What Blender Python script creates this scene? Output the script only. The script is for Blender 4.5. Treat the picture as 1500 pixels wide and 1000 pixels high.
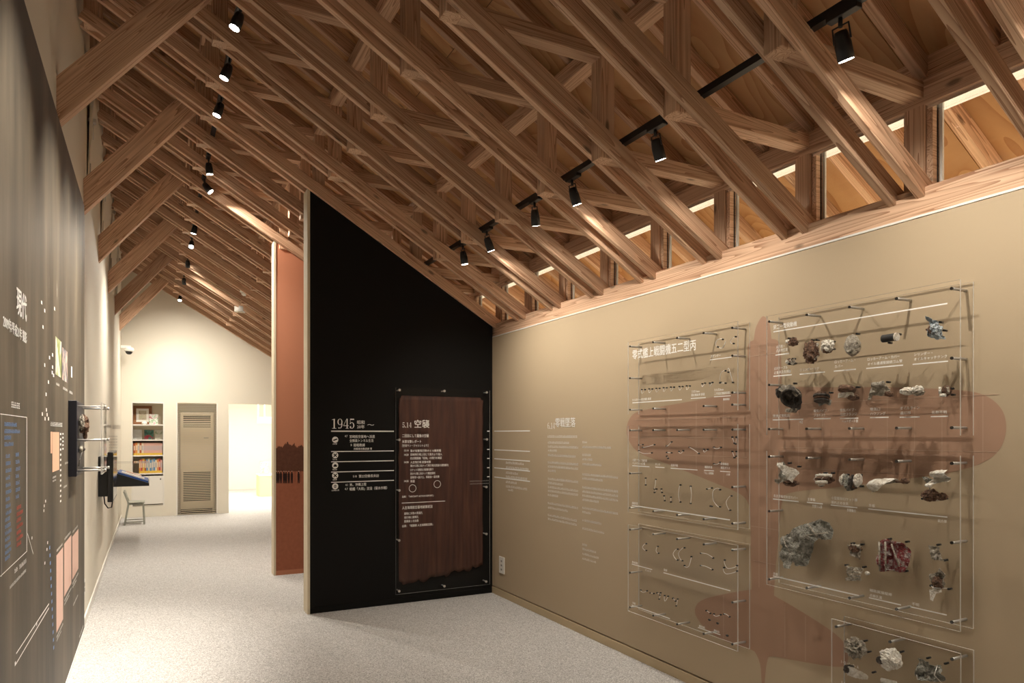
import bpy, bmesh, math, random
from mathutils import Matrix, Vector, noise
random.seed(7)
for o in list(bpy.data.objects): bpy.data.objects.remove(o)
SC = bpy.context.scene; COL = SC.collection

# ---------------------------------------------------------------- camera, world, sun, exposure
F = 1015.0; YAW = math.atan(529 / F); S, C = math.sin(YAW), math.cos(YAW); EYE = 1.5; HZ = 635.0
cd = bpy.data.cameras.new('camera'); cam = bpy.data.objects.new('camera', cd); COL.objects.link(cam)
cam.location = (0, 0, EYE); cam.rotation_euler = (math.pi / 2, 0, -YAW)
cd.sensor_width = 36; cd.lens = F * 36 / 1500; cd.shift_y = 0.09; cd.clip_start = 0.02; SC.camera = cam
w = bpy.data.worlds.new('world'); SC.world = w; w.use_nodes = True
bg = w.node_tree.nodes['Background']; bg.inputs[0].default_value = (1.0, 0.93, 0.82, 1); bg.inputs[1].default_value = 2.2
sl = bpy.data.lights.new('sun', 'SUN'); sl.energy = 4.0; sl.angle = 0.01; sl.color = (1, 0.9, 0.75)
so = bpy.data.objects.new('sun_offscreen', sl); COL.objects.link(so); so.rotation_euler = (math.radians(25), math.radians(40), 0)
SC.view_settings.view_transform = 'Standard'; SC.view_settings.look = 'None'
SC.view_settings.exposure = 0.2; SC.view_settings.gamma = 1.0; SC.view_settings.use_curve_mapping = False

# ---------------------------------------------------------------- pixel -> place helpers
def ray(u, v):
    l = (u - 750) / F
    return (S + C * l, C - S * l, (HZ - v) / F)
def onx(u, v, x):
    d = ray(u, v); s = x / d[0]; return Vector((x, d[1] * s, EYE + d[2] * s))
def ony(u, v, y):
    d = ray(u, v); s = y / d[1]; return Vector((d[0] * s, y, EYE + d[2] * s))

# ---------------------------------------------------------------- materials
MATS = {}
def newmat(name):
    m = bpy.data.materials.new(name); m.use_nodes = True; MATS[name] = m
    return m, m.node_tree.nodes, m.node_tree.links, m.node_tree.nodes['Principled BSDF']
def plain(name, col, rough=0.6, metal=0.0, bump=0.0, bscale=200, spec=0.5, var=0.0, vscale=6, coat=0):
    m, N, L, b = newmat(name)
    b.inputs['Base Color'].default_value = (*col, 1); b.inputs['Roughness'].default_value = rough
    b.inputs['Metallic'].default_value = metal; b.inputs['Specular IOR Level'].default_value = spec
    b.inputs['Coat Weight'].default_value = coat
    if var or bump:
        tc = N.new('ShaderNodeTexCoord')
    if var:
        n = N.new('ShaderNodeTexNoise'); n.inputs['Scale'].default_value = vscale; n.inputs['Detail'].default_value = 6
        r = N.new('ShaderNodeMapRange'); r.inputs['To Min'].default_value = 1 - var; r.inputs['To Max'].default_value = 1 + var
        h = N.new('ShaderNodeMix'); h.data_type = 'RGBA'; h.blend_type = 'MULTIPLY'; h.inputs[0].default_value = 1
        L.new(tc.outputs['Object'], n.inputs['Vector']); L.new(n.outputs['Fac'], r.inputs['Value'])
        h.inputs[6].default_value = (*col, 1); L.new(r.outputs[0], h.inputs[7]); L.new(h.outputs[2], b.inputs['Base Color'])
    if bump:
        n2 = N.new('ShaderNodeTexNoise'); n2.inputs['Scale'].default_value = bscale; n2.inputs['Detail'].default_value = 3
        bp = N.new('ShaderNodeBump'); bp.inputs['Strength'].default_value = bump; bp.inputs['Distance'].default_value = 0.002
        L.new(tc.outputs['Object'], n2.inputs['Vector']); L.new(n2.outputs['Fac'], bp.inputs['Height']); L.new(bp.outputs[0], b.inputs['Normal'])
    return m
def ramp(N, stops):
    r = N.new('ShaderNodeValToRGB'); e = r.color_ramp.elements
    while len(e) < len(stops): e.new(0.5)
    for i, (p, c) in enumerate(stops): e[i].position = p; e[i].color = (*c, 1)
    return r
def wood(name, light, dark, rough=0.62, stretch=(0.42, 13, 13), knots=True, rnd=0.35):
    m, N, L, b = newmat(name)
    tc = N.new('ShaderNodeTexCoord'); oi = N.new('ShaderNodeObjectInfo')
    add = N.new('ShaderNodeVectorMath'); add.operation = 'MULTIPLY_ADD'
    add.inputs[1].default_value = (1, 1, 1)
    rv = N.new('ShaderNodeCombineXYZ'); mu = N.new('ShaderNodeMath'); mu.operation = 'MULTIPLY'; mu.inputs[1].default_value = 37
    L.new(oi.outputs['Random'], mu.inputs[0])
    for i in range(3): L.new(mu.outputs[0], rv.inputs[i])
    L.new(tc.outputs['Object'], add.inputs[0]); L.new(rv.outputs[0], add.inputs[2])
    mp = N.new('ShaderNodeMapping'); mp.inputs['Scale'].default_value = stretch; L.new(add.outputs[0], mp.inputs[0])
    n1 = N.new('ShaderNodeTexNoise'); n1.inputs['Scale'].default_value = 1.1; n1.inputs['Detail'].default_value = 2; n1.inputs['Roughness'].default_value = 0.4
    L.new(mp.outputs[0], n1.inputs['Vector'])
    rg = N.new('ShaderNodeMath'); rg.operation = 'MULTIPLY'; rg.inputs[1].default_value = 15; L.new(n1.outputs['Fac'], rg.inputs[0])
    fr = N.new('ShaderNodeMath'); fr.operation = 'FRACT'; L.new(rg.outputs[0], fr.inputs[0])
    n2 = N.new('ShaderNodeTexNoise'); n2.inputs['Scale'].default_value = 9; n2.inputs['Detail'].default_value = 4
    L.new(mp.outputs[0], n2.inputs['Vector'])
    ma = N.new('ShaderNodeMath'); ma.operation = 'MULTIPLY_ADD'; ma.inputs[1].default_value = 0.72
    L.new(fr.outputs[0], ma.inputs[0])
    m3 = N.new('ShaderNodeMath'); m3.operation = 'MULTIPLY'; m3.inputs[1].default_value = 0.4; L.new(n2.outputs['Fac'], m3.inputs[0]); L.new(m3.outputs[0], ma.inputs[2])
    rp = ramp(N, [(0.15, light), (0.70, tuple(0.55 * a + 0.45 * c for a, c in zip(light, dark))), (0.95, dark)])
    L.new(ma.outputs[0], rp.inputs[0]); last = rp.outputs[0]
    if knots:
        vo = N.new('ShaderNodeTexVoronoi'); vo.inputs['Scale'].default_value = 1.0
        mk = N.new('ShaderNodeMapping'); mk.inputs['Scale'].default_value = (2.6, 7, 7); L.new(add.outputs[0], mk.inputs[0]); L.new(mk.outputs[0], vo.inputs['Vector'])
        kr = ramp(N, [(0.05, (0.25, 0.25, 0.25)), (0.11, (1, 1, 1))]); L.new(vo.outputs['Distance'], kr.inputs[0])
        mx = N.new('ShaderNodeMix'); mx.data_type = 'RGBA'; mx.blend_type = 'MULTIPLY'; mx.inputs[0].default_value = 0.8
        L.new(last, mx.inputs[6]); L.new(kr.outputs[0], mx.inputs[7]); last = mx.outputs[2]
    vr = N.new('ShaderNodeMapRange'); vr.inputs['To Min'].default_value = 1 - rnd * 0.55; vr.inputs['To Max'].default_value = 1 + rnd * 0.45
    L.new(oi.outputs['Random'], vr.inputs['Value'])
    mv = N.new('ShaderNodeMix'); mv.data_type = 'RGBA'; mv.blend_type = 'MULTIPLY'; mv.inputs[0].default_value = 1
    L.new(last, mv.inputs[6]); L.new(vr.outputs[0], mv.inputs[7]); L.new(mv.outputs[2], b.inputs['Base Color'])
    b.inputs['Roughness'].default_value = rough; b.inputs['Specular IOR Level'].default_value = 0.3
    bp = N.new('ShaderNodeBump'); bp.inputs['Strength'].default_value = 0.12; bp.inputs['Distance'].default_value = 0.003
    L.new(ma.outputs[0], bp.inputs['Height']); L.new(bp.outputs[0], b.inputs['Normal'])
    return m
def clear(name, tint, rough=0.02, ior=1.45):
    m = bpy.data.materials.new(name); m.use_nodes = True; MATS[name] = m; N = m.node_tree.nodes; L = m.node_tree.links
    N.clear(); o = N.new('ShaderNodeOutputMaterial'); t = N.new('ShaderNodeBsdfTransparent'); t.inputs[0].default_value = (*tint, 1)
    g = N.new('ShaderNodeBsdfGlossy'); g.inputs['Roughness'].default_value = rough; f = N.new('ShaderNodeFresnel'); f.inputs[0].default_value = ior
    ge = N.new('ShaderNodeNewGeometry'); iv = N.new('ShaderNodeMath'); iv.operation = 'SUBTRACT'; iv.inputs[0].default_value = 1; L.new(ge.outputs['Backfacing'], iv.inputs[1])
    ml = N.new('ShaderNodeMath'); ml.operation = 'MULTIPLY'; L.new(f.outputs[0], ml.inputs[0]); L.new(iv.outputs[0], ml.inputs[1])
    mx = N.new('ShaderNodeMixShader'); L.new(ml.outputs[0], mx.inputs[0]); L.new(t.outputs[0], mx.inputs[1]); L.new(g.outputs[0], mx.inputs[2]); L.new(mx.outputs[0], o.inputs[0])
    return m
def glow(name, col, st):
    m, N, L, b = newmat(name); b.inputs['Base Color'].default_value = (*col, 1)
    b.inputs['Emission Color'].default_value = (*col, 1); b.inputs['Emission Strength'].default_value = st
    return m
def mottled(name, stops, scale=14, rough=0.55, metal=0.0, bump=0.9, detail=8):
    scale = scale * 2.2 if bump else scale
    m, N, L, b = newmat(name); tc = N.new('ShaderNodeTexCoord'); n = N.new('ShaderNodeTexNoise')
    n.inputs['Scale'].default_value = scale; n.inputs['Detail'].default_value = detail; n.inputs['Roughness'].default_value = 0.68
    L.new(tc.outputs['Object'], n.inputs['Vector']); r = ramp(N, stops); L.new(n.outputs['Fac'], r.inputs[0]); L.new(r.outputs[0], b.inputs['Base Color'])
    b.inputs['Roughness'].default_value = rough; b.inputs['Metallic'].default_value = metal
    n2 = N.new('ShaderNodeTexNoise'); n2.inputs['Scale'].default_value = scale * 4; n2.inputs['Detail'].default_value = 4
    L.new(tc.outputs['Object'], n2.inputs['Vector']); bp = N.new('ShaderNodeBump'); bp.inputs['Strength'].default_value = bump; bp.inputs['Distance'].default_value = 0.008
    L.new(n2.outputs['Fac'], bp.inputs['Height']); L.new(bp.outputs[0], b.inputs['Normal'])
    return m
def streaks(name, stops, sc, rough=0.6, sc2=None):
    """vertical streaks on a y-z or x-z sheet"""
    m, N, L, b = newmat(name); tc = N.new('ShaderNodeTexCoord'); mp = N.new('ShaderNodeMapping'); mp.inputs['Scale'].default_value = sc
    n = N.new('ShaderNodeTexNoise'); n.inputs['Scale'].default_value = 1; n.inputs['Detail'].default_value = 9; n.inputs['Roughness'].default_value = 0.62
    L.new(tc.outputs['Object'], mp.inputs[0]); L.new(mp.outputs[0], n.inputs['Vector']); r = ramp(N, stops)
    last = n.outputs['Fac']
    if sc2:
        mp2 = N.new('ShaderNodeMapping'); mp2.inputs['Scale'].default_value = sc2; L.new(tc.outputs['Object'], mp2.inputs[0])
        n2 = N.new('ShaderNodeTexNoise'); n2.inputs['Scale'].default_value = 1; n2.inputs['Detail'].default_value = 5; L.new(mp2.outputs[0], n2.inputs['Vector'])
        q = N.new('ShaderNodeMath'); q.operation = 'GREATER_THAN'; q.inputs[1].default_value = 0.71; L.new(n2.outputs['Fac'], q.inputs[0])
        a = N.new('ShaderNodeMath'); a.operation = 'MULTIPLY_ADD'; a.inputs[1].default_value = 0.18; L.new(q.outputs[0], a.inputs[0]); L.new(last, a.inputs[2]); last = a.outputs[0]
    L.new(last, r.inputs[0]); L.new(r.outputs[0], b.inputs['Base Color']); b.inputs['Roughness'].default_value = rough
    return m

M_CHORD = wood('cedar_chord', (0.76, 0.52, 0.355), (0.36, 0.185, 0.105))
M_POST = M_RAFT = M_EAVE = M_SILL = M_BRACE = M_CHORD     # the same timber throughout, indoors and under the eaves
M_PLY = M_PLYO = wood('plywood', (0.64, 0.385, 0.19), (0.46, 0.225, 0.095), stretch=(0.8, 2.2, 2.2), rnd=0.25)
M_BEIGE = plain('beige_wall_paint', (0.46, 0.362, 0.243), 0.7, var=0.025, vscale=2.5, bump=0.05, bscale=300)
M_WHITE = plain('white_wall_paint', (0.76, 0.72, 0.62), 0.7, bump=0.04, bscale=300)
M_CREAM = plain('cream_trim_paint', (0.66, 0.57, 0.42), 0.6)
M_BLACK = plain('black_wall_paint', (0.007, 0.0065, 0.006), 0.75, spec=0.2, bump=0.08, bscale=250)
M_BASE = plain('beige_baseboard', (0.50, 0.39, 0.24), 0.5)
M_DARK = plain('black_rubber_felt_shade', (0.012, 0.009, 0.007), 0.9)
M_TRIM = plain('white_trim', (0.80, 0.78, 0.73), 0.4)
M_ALU = plain('aluminium', (0.82, 0.82, 0.82), 0.25, metal=0.85)
M_STEEL = plain('brushed_steel', (0.52, 0.50, 0.47), 0.35, metal=0.45)
M_WIRE = plain('steel_wire', (0.85, 0.84, 0.80), 0.3, metal=0.15)
M_CAP = plain('black_cap', (0.01, 0.01, 0.01), 0.35)
M_BOLT = plain('dark_bolt_head', (0.10, 0.095, 0.09), 0.2, metal=0.8)
M_SPOT = plain('black_lamp_metal', (0.012, 0.012, 0.013), 0.4, spec=0.4)
M_LENS = glow('lamp_lens', (1.0, 0.95, 0.85), 30)
M_INK = plain('white_print', (0.92, 0.91, 0.88), 0.6)
M_INKG = plain('grey_print', (0.30, 0.29, 0.27), 0.6)
M_INKB = plain('blue_print', (0.16, 0.32, 0.62), 0.6)
M_INKR = plain('red_print', (0.62, 0.09, 0.06), 0.6)
M_PLANE = plain('brown_aircraft_print', (0.40, 0.245, 0.165), 0.7, var=0.05, vscale=4)
M_PLANEL = plain('pale_line_print', (0.52, 0.37, 0.27), 0.7)
M_ACR = clear('acrylic', (0.99, 0.988, 0.985), ior=1.2)
def edge(name, col, f):
    m = bpy.data.materials.new(name); m.use_nodes = True; N = m.node_tree.nodes; L = m.node_tree.links; b = N['Principled BSDF']; b.inputs['Base Color'].default_value = (*col, 1); b.inputs['Roughness'].default_value = 0.2
    t = N.new('ShaderNodeBsdfTransparent'); mx = N.new('ShaderNodeMixShader'); mx.inputs[0].default_value = f; L.new(t.outputs[0], mx.inputs[1]); L.new(b.outputs[0], mx.inputs[2]); L.new(mx.outputs[0], N['Material Output'].inputs[0]); return m
M_EDGE = edge('acrylic_polished_edge', (0.80, 0.79, 0.76), 0.6)
M_GLASS = clear('window_glass', (0.97, 0.98, 0.97))
M_PINK = plain('salmon_print', (0.52, 0.215, 0.125), 0.8, var=0.06, vscale=3, spec=0.2)
M_PINKD = plain('salmon_print_ground', (0.36, 0.125, 0.07), 0.8, var=0.2, vscale=30, spec=0.2)
M_TREE = plain('tree_print', (0.12, 0.047, 0.028), 0.8, var=0.4, vscale=30, spec=0.2)
M_MAN = plain('figure_print', (0.03, 0.014, 0.012), 0.8, spec=0.2)
M_MANS = plain('cap_print', (0.45, 0.26, 0.2), 0.8, spec=0.2)
M_MURAL = streaks('mural_print', [(0.30, (0.036, 0.028, 0.019)), (0.50, (0.078, 0.062, 0.041)), (0.66, (0.135, 0.108, 0.073)), (0.85, (0.36, 0.33, 0.28))], (3.2, 3.2, 0.45), 0.6, sc2=(16, 16, 2.6))
M_RUST = streaks('rusted_sheet', [(0.30, (0.040, 0.015, 0.010)), (0.50, (0.070, 0.025, 0.016)), (0.68, (0.10, 0.040, 0.024)), (0.85, (0.16, 0.08, 0.05))], (22, 22, 2.0), 0.7)
def carpet():
    m, N, L, b = newmat('carpet'); tc = N.new('ShaderNodeTexCoord')
    n = N.new('ShaderNodeTexNoise'); n.inputs['Scale'].default_value = 150; n.inputs['Detail'].default_value = 3; L.new(tc.outputs['Object'], n.inputs['Vector'])
    r = ramp(N, [(0.34, (0.29, 0.282, 0.275)), (0.5, (0.48, 0.467, 0.455)), (0.68, (0.70, 0.69, 0.68))]); L.new(n.outputs['Fac'], r.inputs[0])
    n2 = N.new('ShaderNodeTexNoise'); n2.inputs['Scale'].default_value = 1.3; n2.inputs['Detail'].default_value = 3; L.new(tc.outputs['Object'], n2.inputs['Vector'])
    mr = N.new('ShaderNodeMapRange'); mr.inputs['To Min'].default_value = 0.94; mr.inputs['To Max'].default_value = 1.06; L.new(n2.outputs['Fac'], mr.inputs['Value'])
    mx = N.new('ShaderNodeMix'); mx.data_type = 'RGBA'; mx.blend_type = 'MULTIPLY'; mx.inputs[0].default_value = 1; L.new(r.outputs[0], mx.inputs[6]); L.new(mr.outputs[0], mx.inputs[7])
    L.new(mx.outputs[2], b.inputs['Base Color']); b.inputs['Roughness'].default_value = 0.9; b.inputs['Specular IOR Level'].default_value = 0.15
    bp = N.new('ShaderNodeBump'); bp.inputs['Strength'].default_value = 0.4; bp.inputs['Distance'].default_value = 0.004; L.new(n.outputs['Fac'], bp.inputs['Height']); L.new(bp.outputs[0], b.inputs['Normal'])
    return m
M_CARPET = carpet()
M_GROUND = plain('gravel_ground', (0.62, 0.54, 0.42), 0.9)

# ---------------------------------------------------------------- object helpers
WM = {}                                        # world matrix of every object made here
def link(o, mw=None, parent=None):
    COL.objects.link(o); mw = mw or Matrix.Identity(4); WM[o] = mw
    if parent is not None:
        o.parent = parent; o.matrix_parent_inverse = WM[parent].inverted()
    o.matrix_basis = mw
    return o
def tag(o, label=None, cat=None, group=None, kind=None):
    if label: o['label'] = label
    if cat: o['category'] = cat
    if group: o['group'] = group
    if kind: o['kind'] = kind
    return o
def empty(name, loc, label=None, cat=None, group=None, kind=None):
    o = bpy.data.objects.new(name, None); o.empty_display_size = 0.05
    link(o, Matrix.Translation(Vector(loc))); return tag(o, label, cat, group, kind)
BOXES = {}
def boxmesh(sx, sy, sz, mat, bev=0.0):
    k = (round(sx, 4), round(sy, 4), round(sz, 4), mat.name, bev)
    if k not in BOXES:
        bm = bmesh.new(); bmesh.ops.create_cube(bm, size=1); bmesh.ops.scale(bm, vec=(sx, sy, sz), verts=bm.verts)
        if bev: bmesh.ops.bevel(bm, geom=bm.edges[:], offset=bev, segments=1, affect='EDGES')
        me = bpy.data.meshes.new('box'); bm.to_mesh(me); bm.free(); me.materials.append(mat); BOXES[k] = me
    return BOXES[k]
def box(name, lo, hi, mat, parent=None, bev=0.0):
    lo, hi = Vector(lo), Vector(hi); d = hi - lo
    o = bpy.data.objects.new(name, boxmesh(abs(d.x), abs(d.y), abs(d.z), mat, bev))
    return link(o, Matrix.Translation((lo + hi) / 2), parent)
def beam(name, p0, p1, wid, dep, mat, parent=None, bev=0.003, side=(0, 1, 0)):
    """bar from p0 to p1 (centre line): local X along it, local Y = side, width wid along side, depth dep across"""
    p0, p1 = Vector(p0), Vector(p1); X = (p1 - p0); ln = X.length; X.normalize(); Y = Vector(side); Z = X.cross(Y).normalized(); Y = Z.cross(X)
    mw = Matrix((X, Y, Z)).transposed().to_4x4(); mw.translation = (p0 + p1) / 2
    o = bpy.data.objects.new(name, boxmesh(ln, wid, dep, mat, bev)); return link(o, mw, parent)
def mesh(name, vs, fs, mat, parent=None, smooth=False, org=None):
    """one mesh from world coordinates; origin at org (default: the centre of its box)"""
    if org is None:
        org = Vector([(min(v[i] for v in vs) + max(v[i] for v in vs)) / 2 for i in range(3)])
    org = Vector(org); me = bpy.data.meshes.new(name); me.from_pydata([tuple(Vector(v) - org) for v in vs], [], fs)
    for m in (mat if isinstance(mat, (list, tuple)) else [mat]): me.materials.append(m)
    if smooth: me.polygons.foreach_set('use_smooth', [True] * len(me.polygons))
    o = bpy.data.objects.new(name, me); return link(o, Matrix.Translation(org), parent)
def prism(name, pts, vec, mat, parent=None, edge=None):
    """polygon pts (3D, planar) pushed along vec into a solid; edge = other material for the rim"""
    n = len(pts); vec = Vector(vec); vs = [Vector(p) for p in pts] + [Vector(p) + vec for p in pts]
    fs = [list(range(n)), list(range(2 * n - 1, n - 1, -1))] + [[i, i + n, (i + 1) % n + n, (i + 1) % n] for i in range(n)]
    o = mesh(name, vs, fs, [mat, edge] if edge else mat, parent)
    bm = bmesh.new(); bm.from_mesh(o.data); bmesh.ops.recalc_face_normals(bm, faces=bm.faces); bm.to_mesh(o.data); bm.free()
    if edge:
        for p in o.data.polygons[2:]: p.material_index = 1
    return o
def tube(name, pts, r, mat, parent=None, seg=8, cap=True):
    pts = [Vector(p) for p in pts]; vs, fs = [], []; up = Vector((0.31, 0.47, 0.83))
    for i, p in enumerate(pts):
        t = (pts[min(i + 1, len(pts) - 1)] - pts[max(i - 1, 0)]).normalized(); a = t.cross(up).normalized(); b = t.cross(a)
        rr = r[i] if isinstance(r, (list, tuple)) else r
        for k in range(seg):
            q = 2 * math.pi * k / seg; vs.append(p + (a * math.cos(q) + b * math.sin(q)) * rr)
    for i in range(len(pts) - 1):
        for k in range(seg):
            k2 = (k + 1) % seg; fs.append([i * seg + k, i * seg + k2, (i + 1) * seg + k2, (i + 1) * seg + k])
    if cap: fs += [list(range(seg))[::-1], [(len(pts) - 1) * seg + k for k in range(seg)]]
    o = mesh(name, vs, fs, mat, parent)
    for p in o.data.polygons:
        if len(p.vertices) == 4: p.use_smooth = True
    return o
CYL = {}
def rod(name, p0, p1, r, mat, parent=None, seg=10):
    """straight rod with shared mesh: local Z along it"""
    p0, p1 = Vector(p0), Vector(p1); d = p1 - p0; k = (round(d.length, 4), r, mat.name, seg)
    if k not in CYL:
        L2 = d.length / 2; vs = [(r * math.cos(2 * math.pi * i / seg), r * math.sin(2 * math.pi * i / seg), z) for z in (-L2, L2) for i in range(seg)]
        fs = [list(range(seg))[::-1], list(range(seg, 2 * seg))] + [[i, (i + 1) % seg, (i + 1) % seg + seg, i + seg] for i in range(seg)]
        me = bpy.data.meshes.new('rod'); me.from_pydata(vs, [], fs); me.materials.append(mat)
        for p in me.polygons[2:]: p.use_smooth = True
        CYL[k] = me
    mw = d.to_track_quat('Z', 'Y').to_matrix().to_4x4(); mw.translation = (p0 + p1) / 2
    return link(bpy.data.objects.new(name, CYL[k]), mw, parent)
def lathe(name, prof, origin, axis, mat, parent=None, seg=20):
    """profile [(radius, distance along axis)] turned about axis"""
    q = Vector(axis).to_track_quat('Z', 'Y'); vs, fs = [], []
    for r, z in prof:
        for k in range(seg):
            a = 2 * math.pi * k / seg; vs.append(Vector(origin) + q @ Vector((r * math.cos(a), r * math.sin(a), z)))
    for i in range(len(prof) - 1):
        for k in range(seg):
            k2 = (k + 1) % seg; fs.append([i * seg + k, i * seg + k2, (i + 1) * seg + k2, (i + 1) * seg + k])
    fs += [list(range(seg))[::-1], [(len(prof) - 1) * seg + k for k in range(seg)]]
    o = mesh(name, vs, fs, mat, parent)
    for p in o.data.polygons:
        if len(p.vertices) == 4: p.use_smooth = True
    return o

# ---------------------------------------------------------------- the place: sizes
XL, XR, XW = -0.468, 2.86, 2.885              # wall faces; face of the timber above the beige wall
YF, YB = 14.13, -3.2
SL = 0.6; Z0 = 2.495                          # slope of the ceiling chords and their height at the beige wall
PITCH, Y0 = 0.583, 1.862
def und(x): return Z0 + SL * (XW - x)
CS = 1 / math.sqrt(1 + SL * SL); DEP = 0.089; VD = DEP / CS   # plumb depth of a sloping member
UP = 0.62                                     # upper roof rafters this far (plumb) above the chord underside
def upr(x): return und(x) + UP
POSTX = (2.985, 2.12, 1.255, 0.39, -0.39)
KMIN, KMAX = -8, 20
TY = [Y0 + PITCH * k for k in range(KMIN, KMAX + 1)]

def st(o): return tag(o, kind='structure')
# floor
st(box('floor', (XL - 0.2, YB - 0.2, -0.1), (3.1, 20.5, 0), M_CARPET))
st(box('ground', (3.1, -14, -0.35), (22, 28, -0.15), M_GROUND))
# beige wall with its baseboard and top trim
wall_right = st(box('wall_right', (XR, YB, 0.072), (3.03, YF + 0.1, 2.405), M_BEIGE))
bb = st(box('baseboard_right', (XR - 0.004, YB, 0), (XR + 0.1, YF, 0.062), M_BASE, bev=0.002))
box('groove_back', (XR + 0.03, YB, 0.06), (XR + 0.1, YF, 0.074), M_BASE, bb)
t1 = st(box('trim_1', (XR + 0.002, YB, 2.409), (XW + 0.05, YF, 2.418), M_TRIM))
box('groove_back', (XR + 0.02, YB, 2.404), (XW + 0.05, YF, 2.4095), M_TRIM, t1)
t2 = st(box('trim_2', (XW, YB, 2.418), (3.03, YF, 2.54), M_SILL, bev=0.003))          # notched sill beam
beam('timber_face', (XW + 0.01, YB, 2.479), (XW + 0.01, YF, 2.479), 0.022, 0.12, M_SILL, t2, side=(1, 0, 0))
t3 = st(beam('trim_3', (2.985, YB, 2.965), (2.985, YF, 2.965), 0.09, 0.11, M_SILL, None, side=(1, 0, 0)))   # plate over the clerestory
t4 = st(beam('trim_4', (3.012, YB, 3.085), (3.012, YF, 3.085), 0.018, 0.14, M_RAFT, None, side=(1, 0, 0)))   # blocking over the plate
# wall at the far end with niches and doorway
F_ = lambda u, v: ony(u, v, YF)
NX0, NX1 = F_(192.5, 600).x, F_(240.5, 600).x; NZ0, NZ1 = F_(215, 741).z, F_(215, 588.8).z
AX0, AX1 = F_(258.3, 600).x, F_(318.8, 600).x; AZ1 = F_(290, 589.7).z
DX0, DX1, DZ1 = F_(335, 600).x, 2.35, F_(335, 590).z
wf = st(empty('wall_far', (1.2, YF, 0)))
TOP = NZ1
def fw(x0, x1, z0, z1): box('wall_panel', (x0, YF, z0), (x1, YF + 0.16, z1), M_WHITE, wf)
fw(XL - 0.1, NX0, 0, TOP); fw(NX0, NX1, 0, NZ0); fw(NX1, AX0, 0, TOP); fw(AX1, DX0, 0, TOP); fw(DX1, 3.1, 0, TOP)
fw(AX0, AX1, AZ1, TOP) if AZ1 < TOP - 0.002 else None
fw(DX0, DX1, DZ1, TOP) if DZ1 < TOP - 0.002 else None
prism('wall_panel', [(XL - 0.1, YF, TOP), (3.1, YF, TOP), (3.1, YF, und(3.1) + UP), (XL - 0.1, YF, und(XL - 0.1) + UP)], (0, 0.16, 0), M_WHITE, wf)
prism('wall_panel', [(AX0 - .02, YF + 0.6, 0), (AX1 + .02, YF + 0.6, 0), (AX1 + .02, YF + 0.6, AZ1 + .02), (AX0 - .02, YF + 0.6, AZ1 + .02)], (0, 0.02, 0), M_WHITE, wf)
for (x0, x1) in ((NX0 - 0.02, NX0), (NX1, NX1 + 0.02)): box('niche_side', (x0, YF + 0.16, NZ0), (x1, YF + 0.4, NZ1), M_WHITE, wf)
box('niche_back', (NX0 - 0.02, YF + 0.38, NZ0), (NX1 + 0.02, YF + 0.4, NZ1), M_WHITE, wf)
box('niche_top', (NX0 - 0.02, YF + 0.16, NZ1 - 0.001), (NX1 + 0.02, YF + 0.4, NZ1 + 0.02), M_WHITE, wf)
for (x0, x1) in ((AX0 - 0.03, AX0), (AX1, AX1 + 0.03)): box('niche_side', (x0, YF + 0.03, 0), (x1, YF + 0.6, AZ1), M_WHITE, wf)
box('niche_top', (AX0, YF + 0.16, AZ1), (AX1, YF + 0.6, AZ1 + 0.02), M_WHITE, wf)
box('skirting', (XL, YF - 0.008, 0), (AX0, YF + 0.001, 0.06), M_WHITE, wf); box('skirting', (AX1, YF - 0.008, 0), (DX0, YF + 0.001, 0.06), M_WHITE, wf)
# left wall, back wall
wl = st(box('wall_left', (XL - 0.15, YB, 0), (XL, YF + 0.16, und(XL) + UP + 0.1), M_WHITE))
st(box('baseboard_left', (XL, 6.25, 0), (XL + 0.012, YF - 0.008, 0.062), M_TRIM, bev=0.002))
wb = st(prism('wall_back', [(XL - .15, YB, 0), (3.1, YB, 0), (3.1, YB, und(3.1) + UP), (XL - .15, YB, und(XL - .15) + UP)], (0, -0.15, 0), M_WHITE))
# cross partitions under two of the trusses
def partition(name, y, mat):
    x0 = 1.152; e = 0.022
    w_ = st(prism(name, [(x0 + e, y, 0.05), (XR, y, 0.05), (XR, y, und(XR) + 0.01), (x0 + e, y, und(x0 + e) + 0.01)], (0, 0.15, 0), mat))
    box('base_strip', (x0 + e, y - 0.002, 0), (XR, y + 0.152, 0.048), mat, w_)
    prism('end_trim', [(x0, y - 0.004, 0), (x0 + e, y - 0.004, 0), (x0 + e, y - 0.004, und(x0 + e)), (x0, y - 0.004, und(x0))], (0, 0.158, 0), M_CREAM, w_)
    return w_
YK, YP = 5.89, 7.66
wall_black = partition('wall_center', YK, M_BLACK)
wall_pink = partition('wall_rear', YP, M_PINK)
# plywood roof deck, sheet by sheet
ce = st(empty('ceiling', (1.2, 5, 4)))
def slope_sheet(name, x0, x1, y0, y1, zoff, th, mat, parent):
    a = Vector((x0, (y0 + y1) / 2, upr(x0) + zoff)); b = Vector((x1, (y0 + y1) / 2, upr(x1) + zoff)); n = Vector((SL, 0, 1)).normalized() * th / 2
    return beam(name, a + n, b + n, y1 - y0, th, mat, parent, bev=0)
xs = [XL - 0.12, 0.42, 1.70, 3.021]
y = YB - 0.1; j = 0
while y < YF + 0.1:
    y1 = min(y + PITCH * 3, YF + 0.16)
    for i in range(3): slope_sheet('plywood_sheet', xs[i], xs[i + 1] - 0.003, y, y1 - 0.003, VD, 0.018, M_PLY, ce)
    slope_sheet('eave_plywood_sheet', 3.021, 4.05, y, y1 - 0.003, VD, 0.018, M_PLYO, ce)
    y = y1
slope_sheet('roof_cover', XL - 0.2, 4.1, YB - 0.3, YF + 0.3, VD + 0.03, 0.03, M_DARK, ce)

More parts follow.
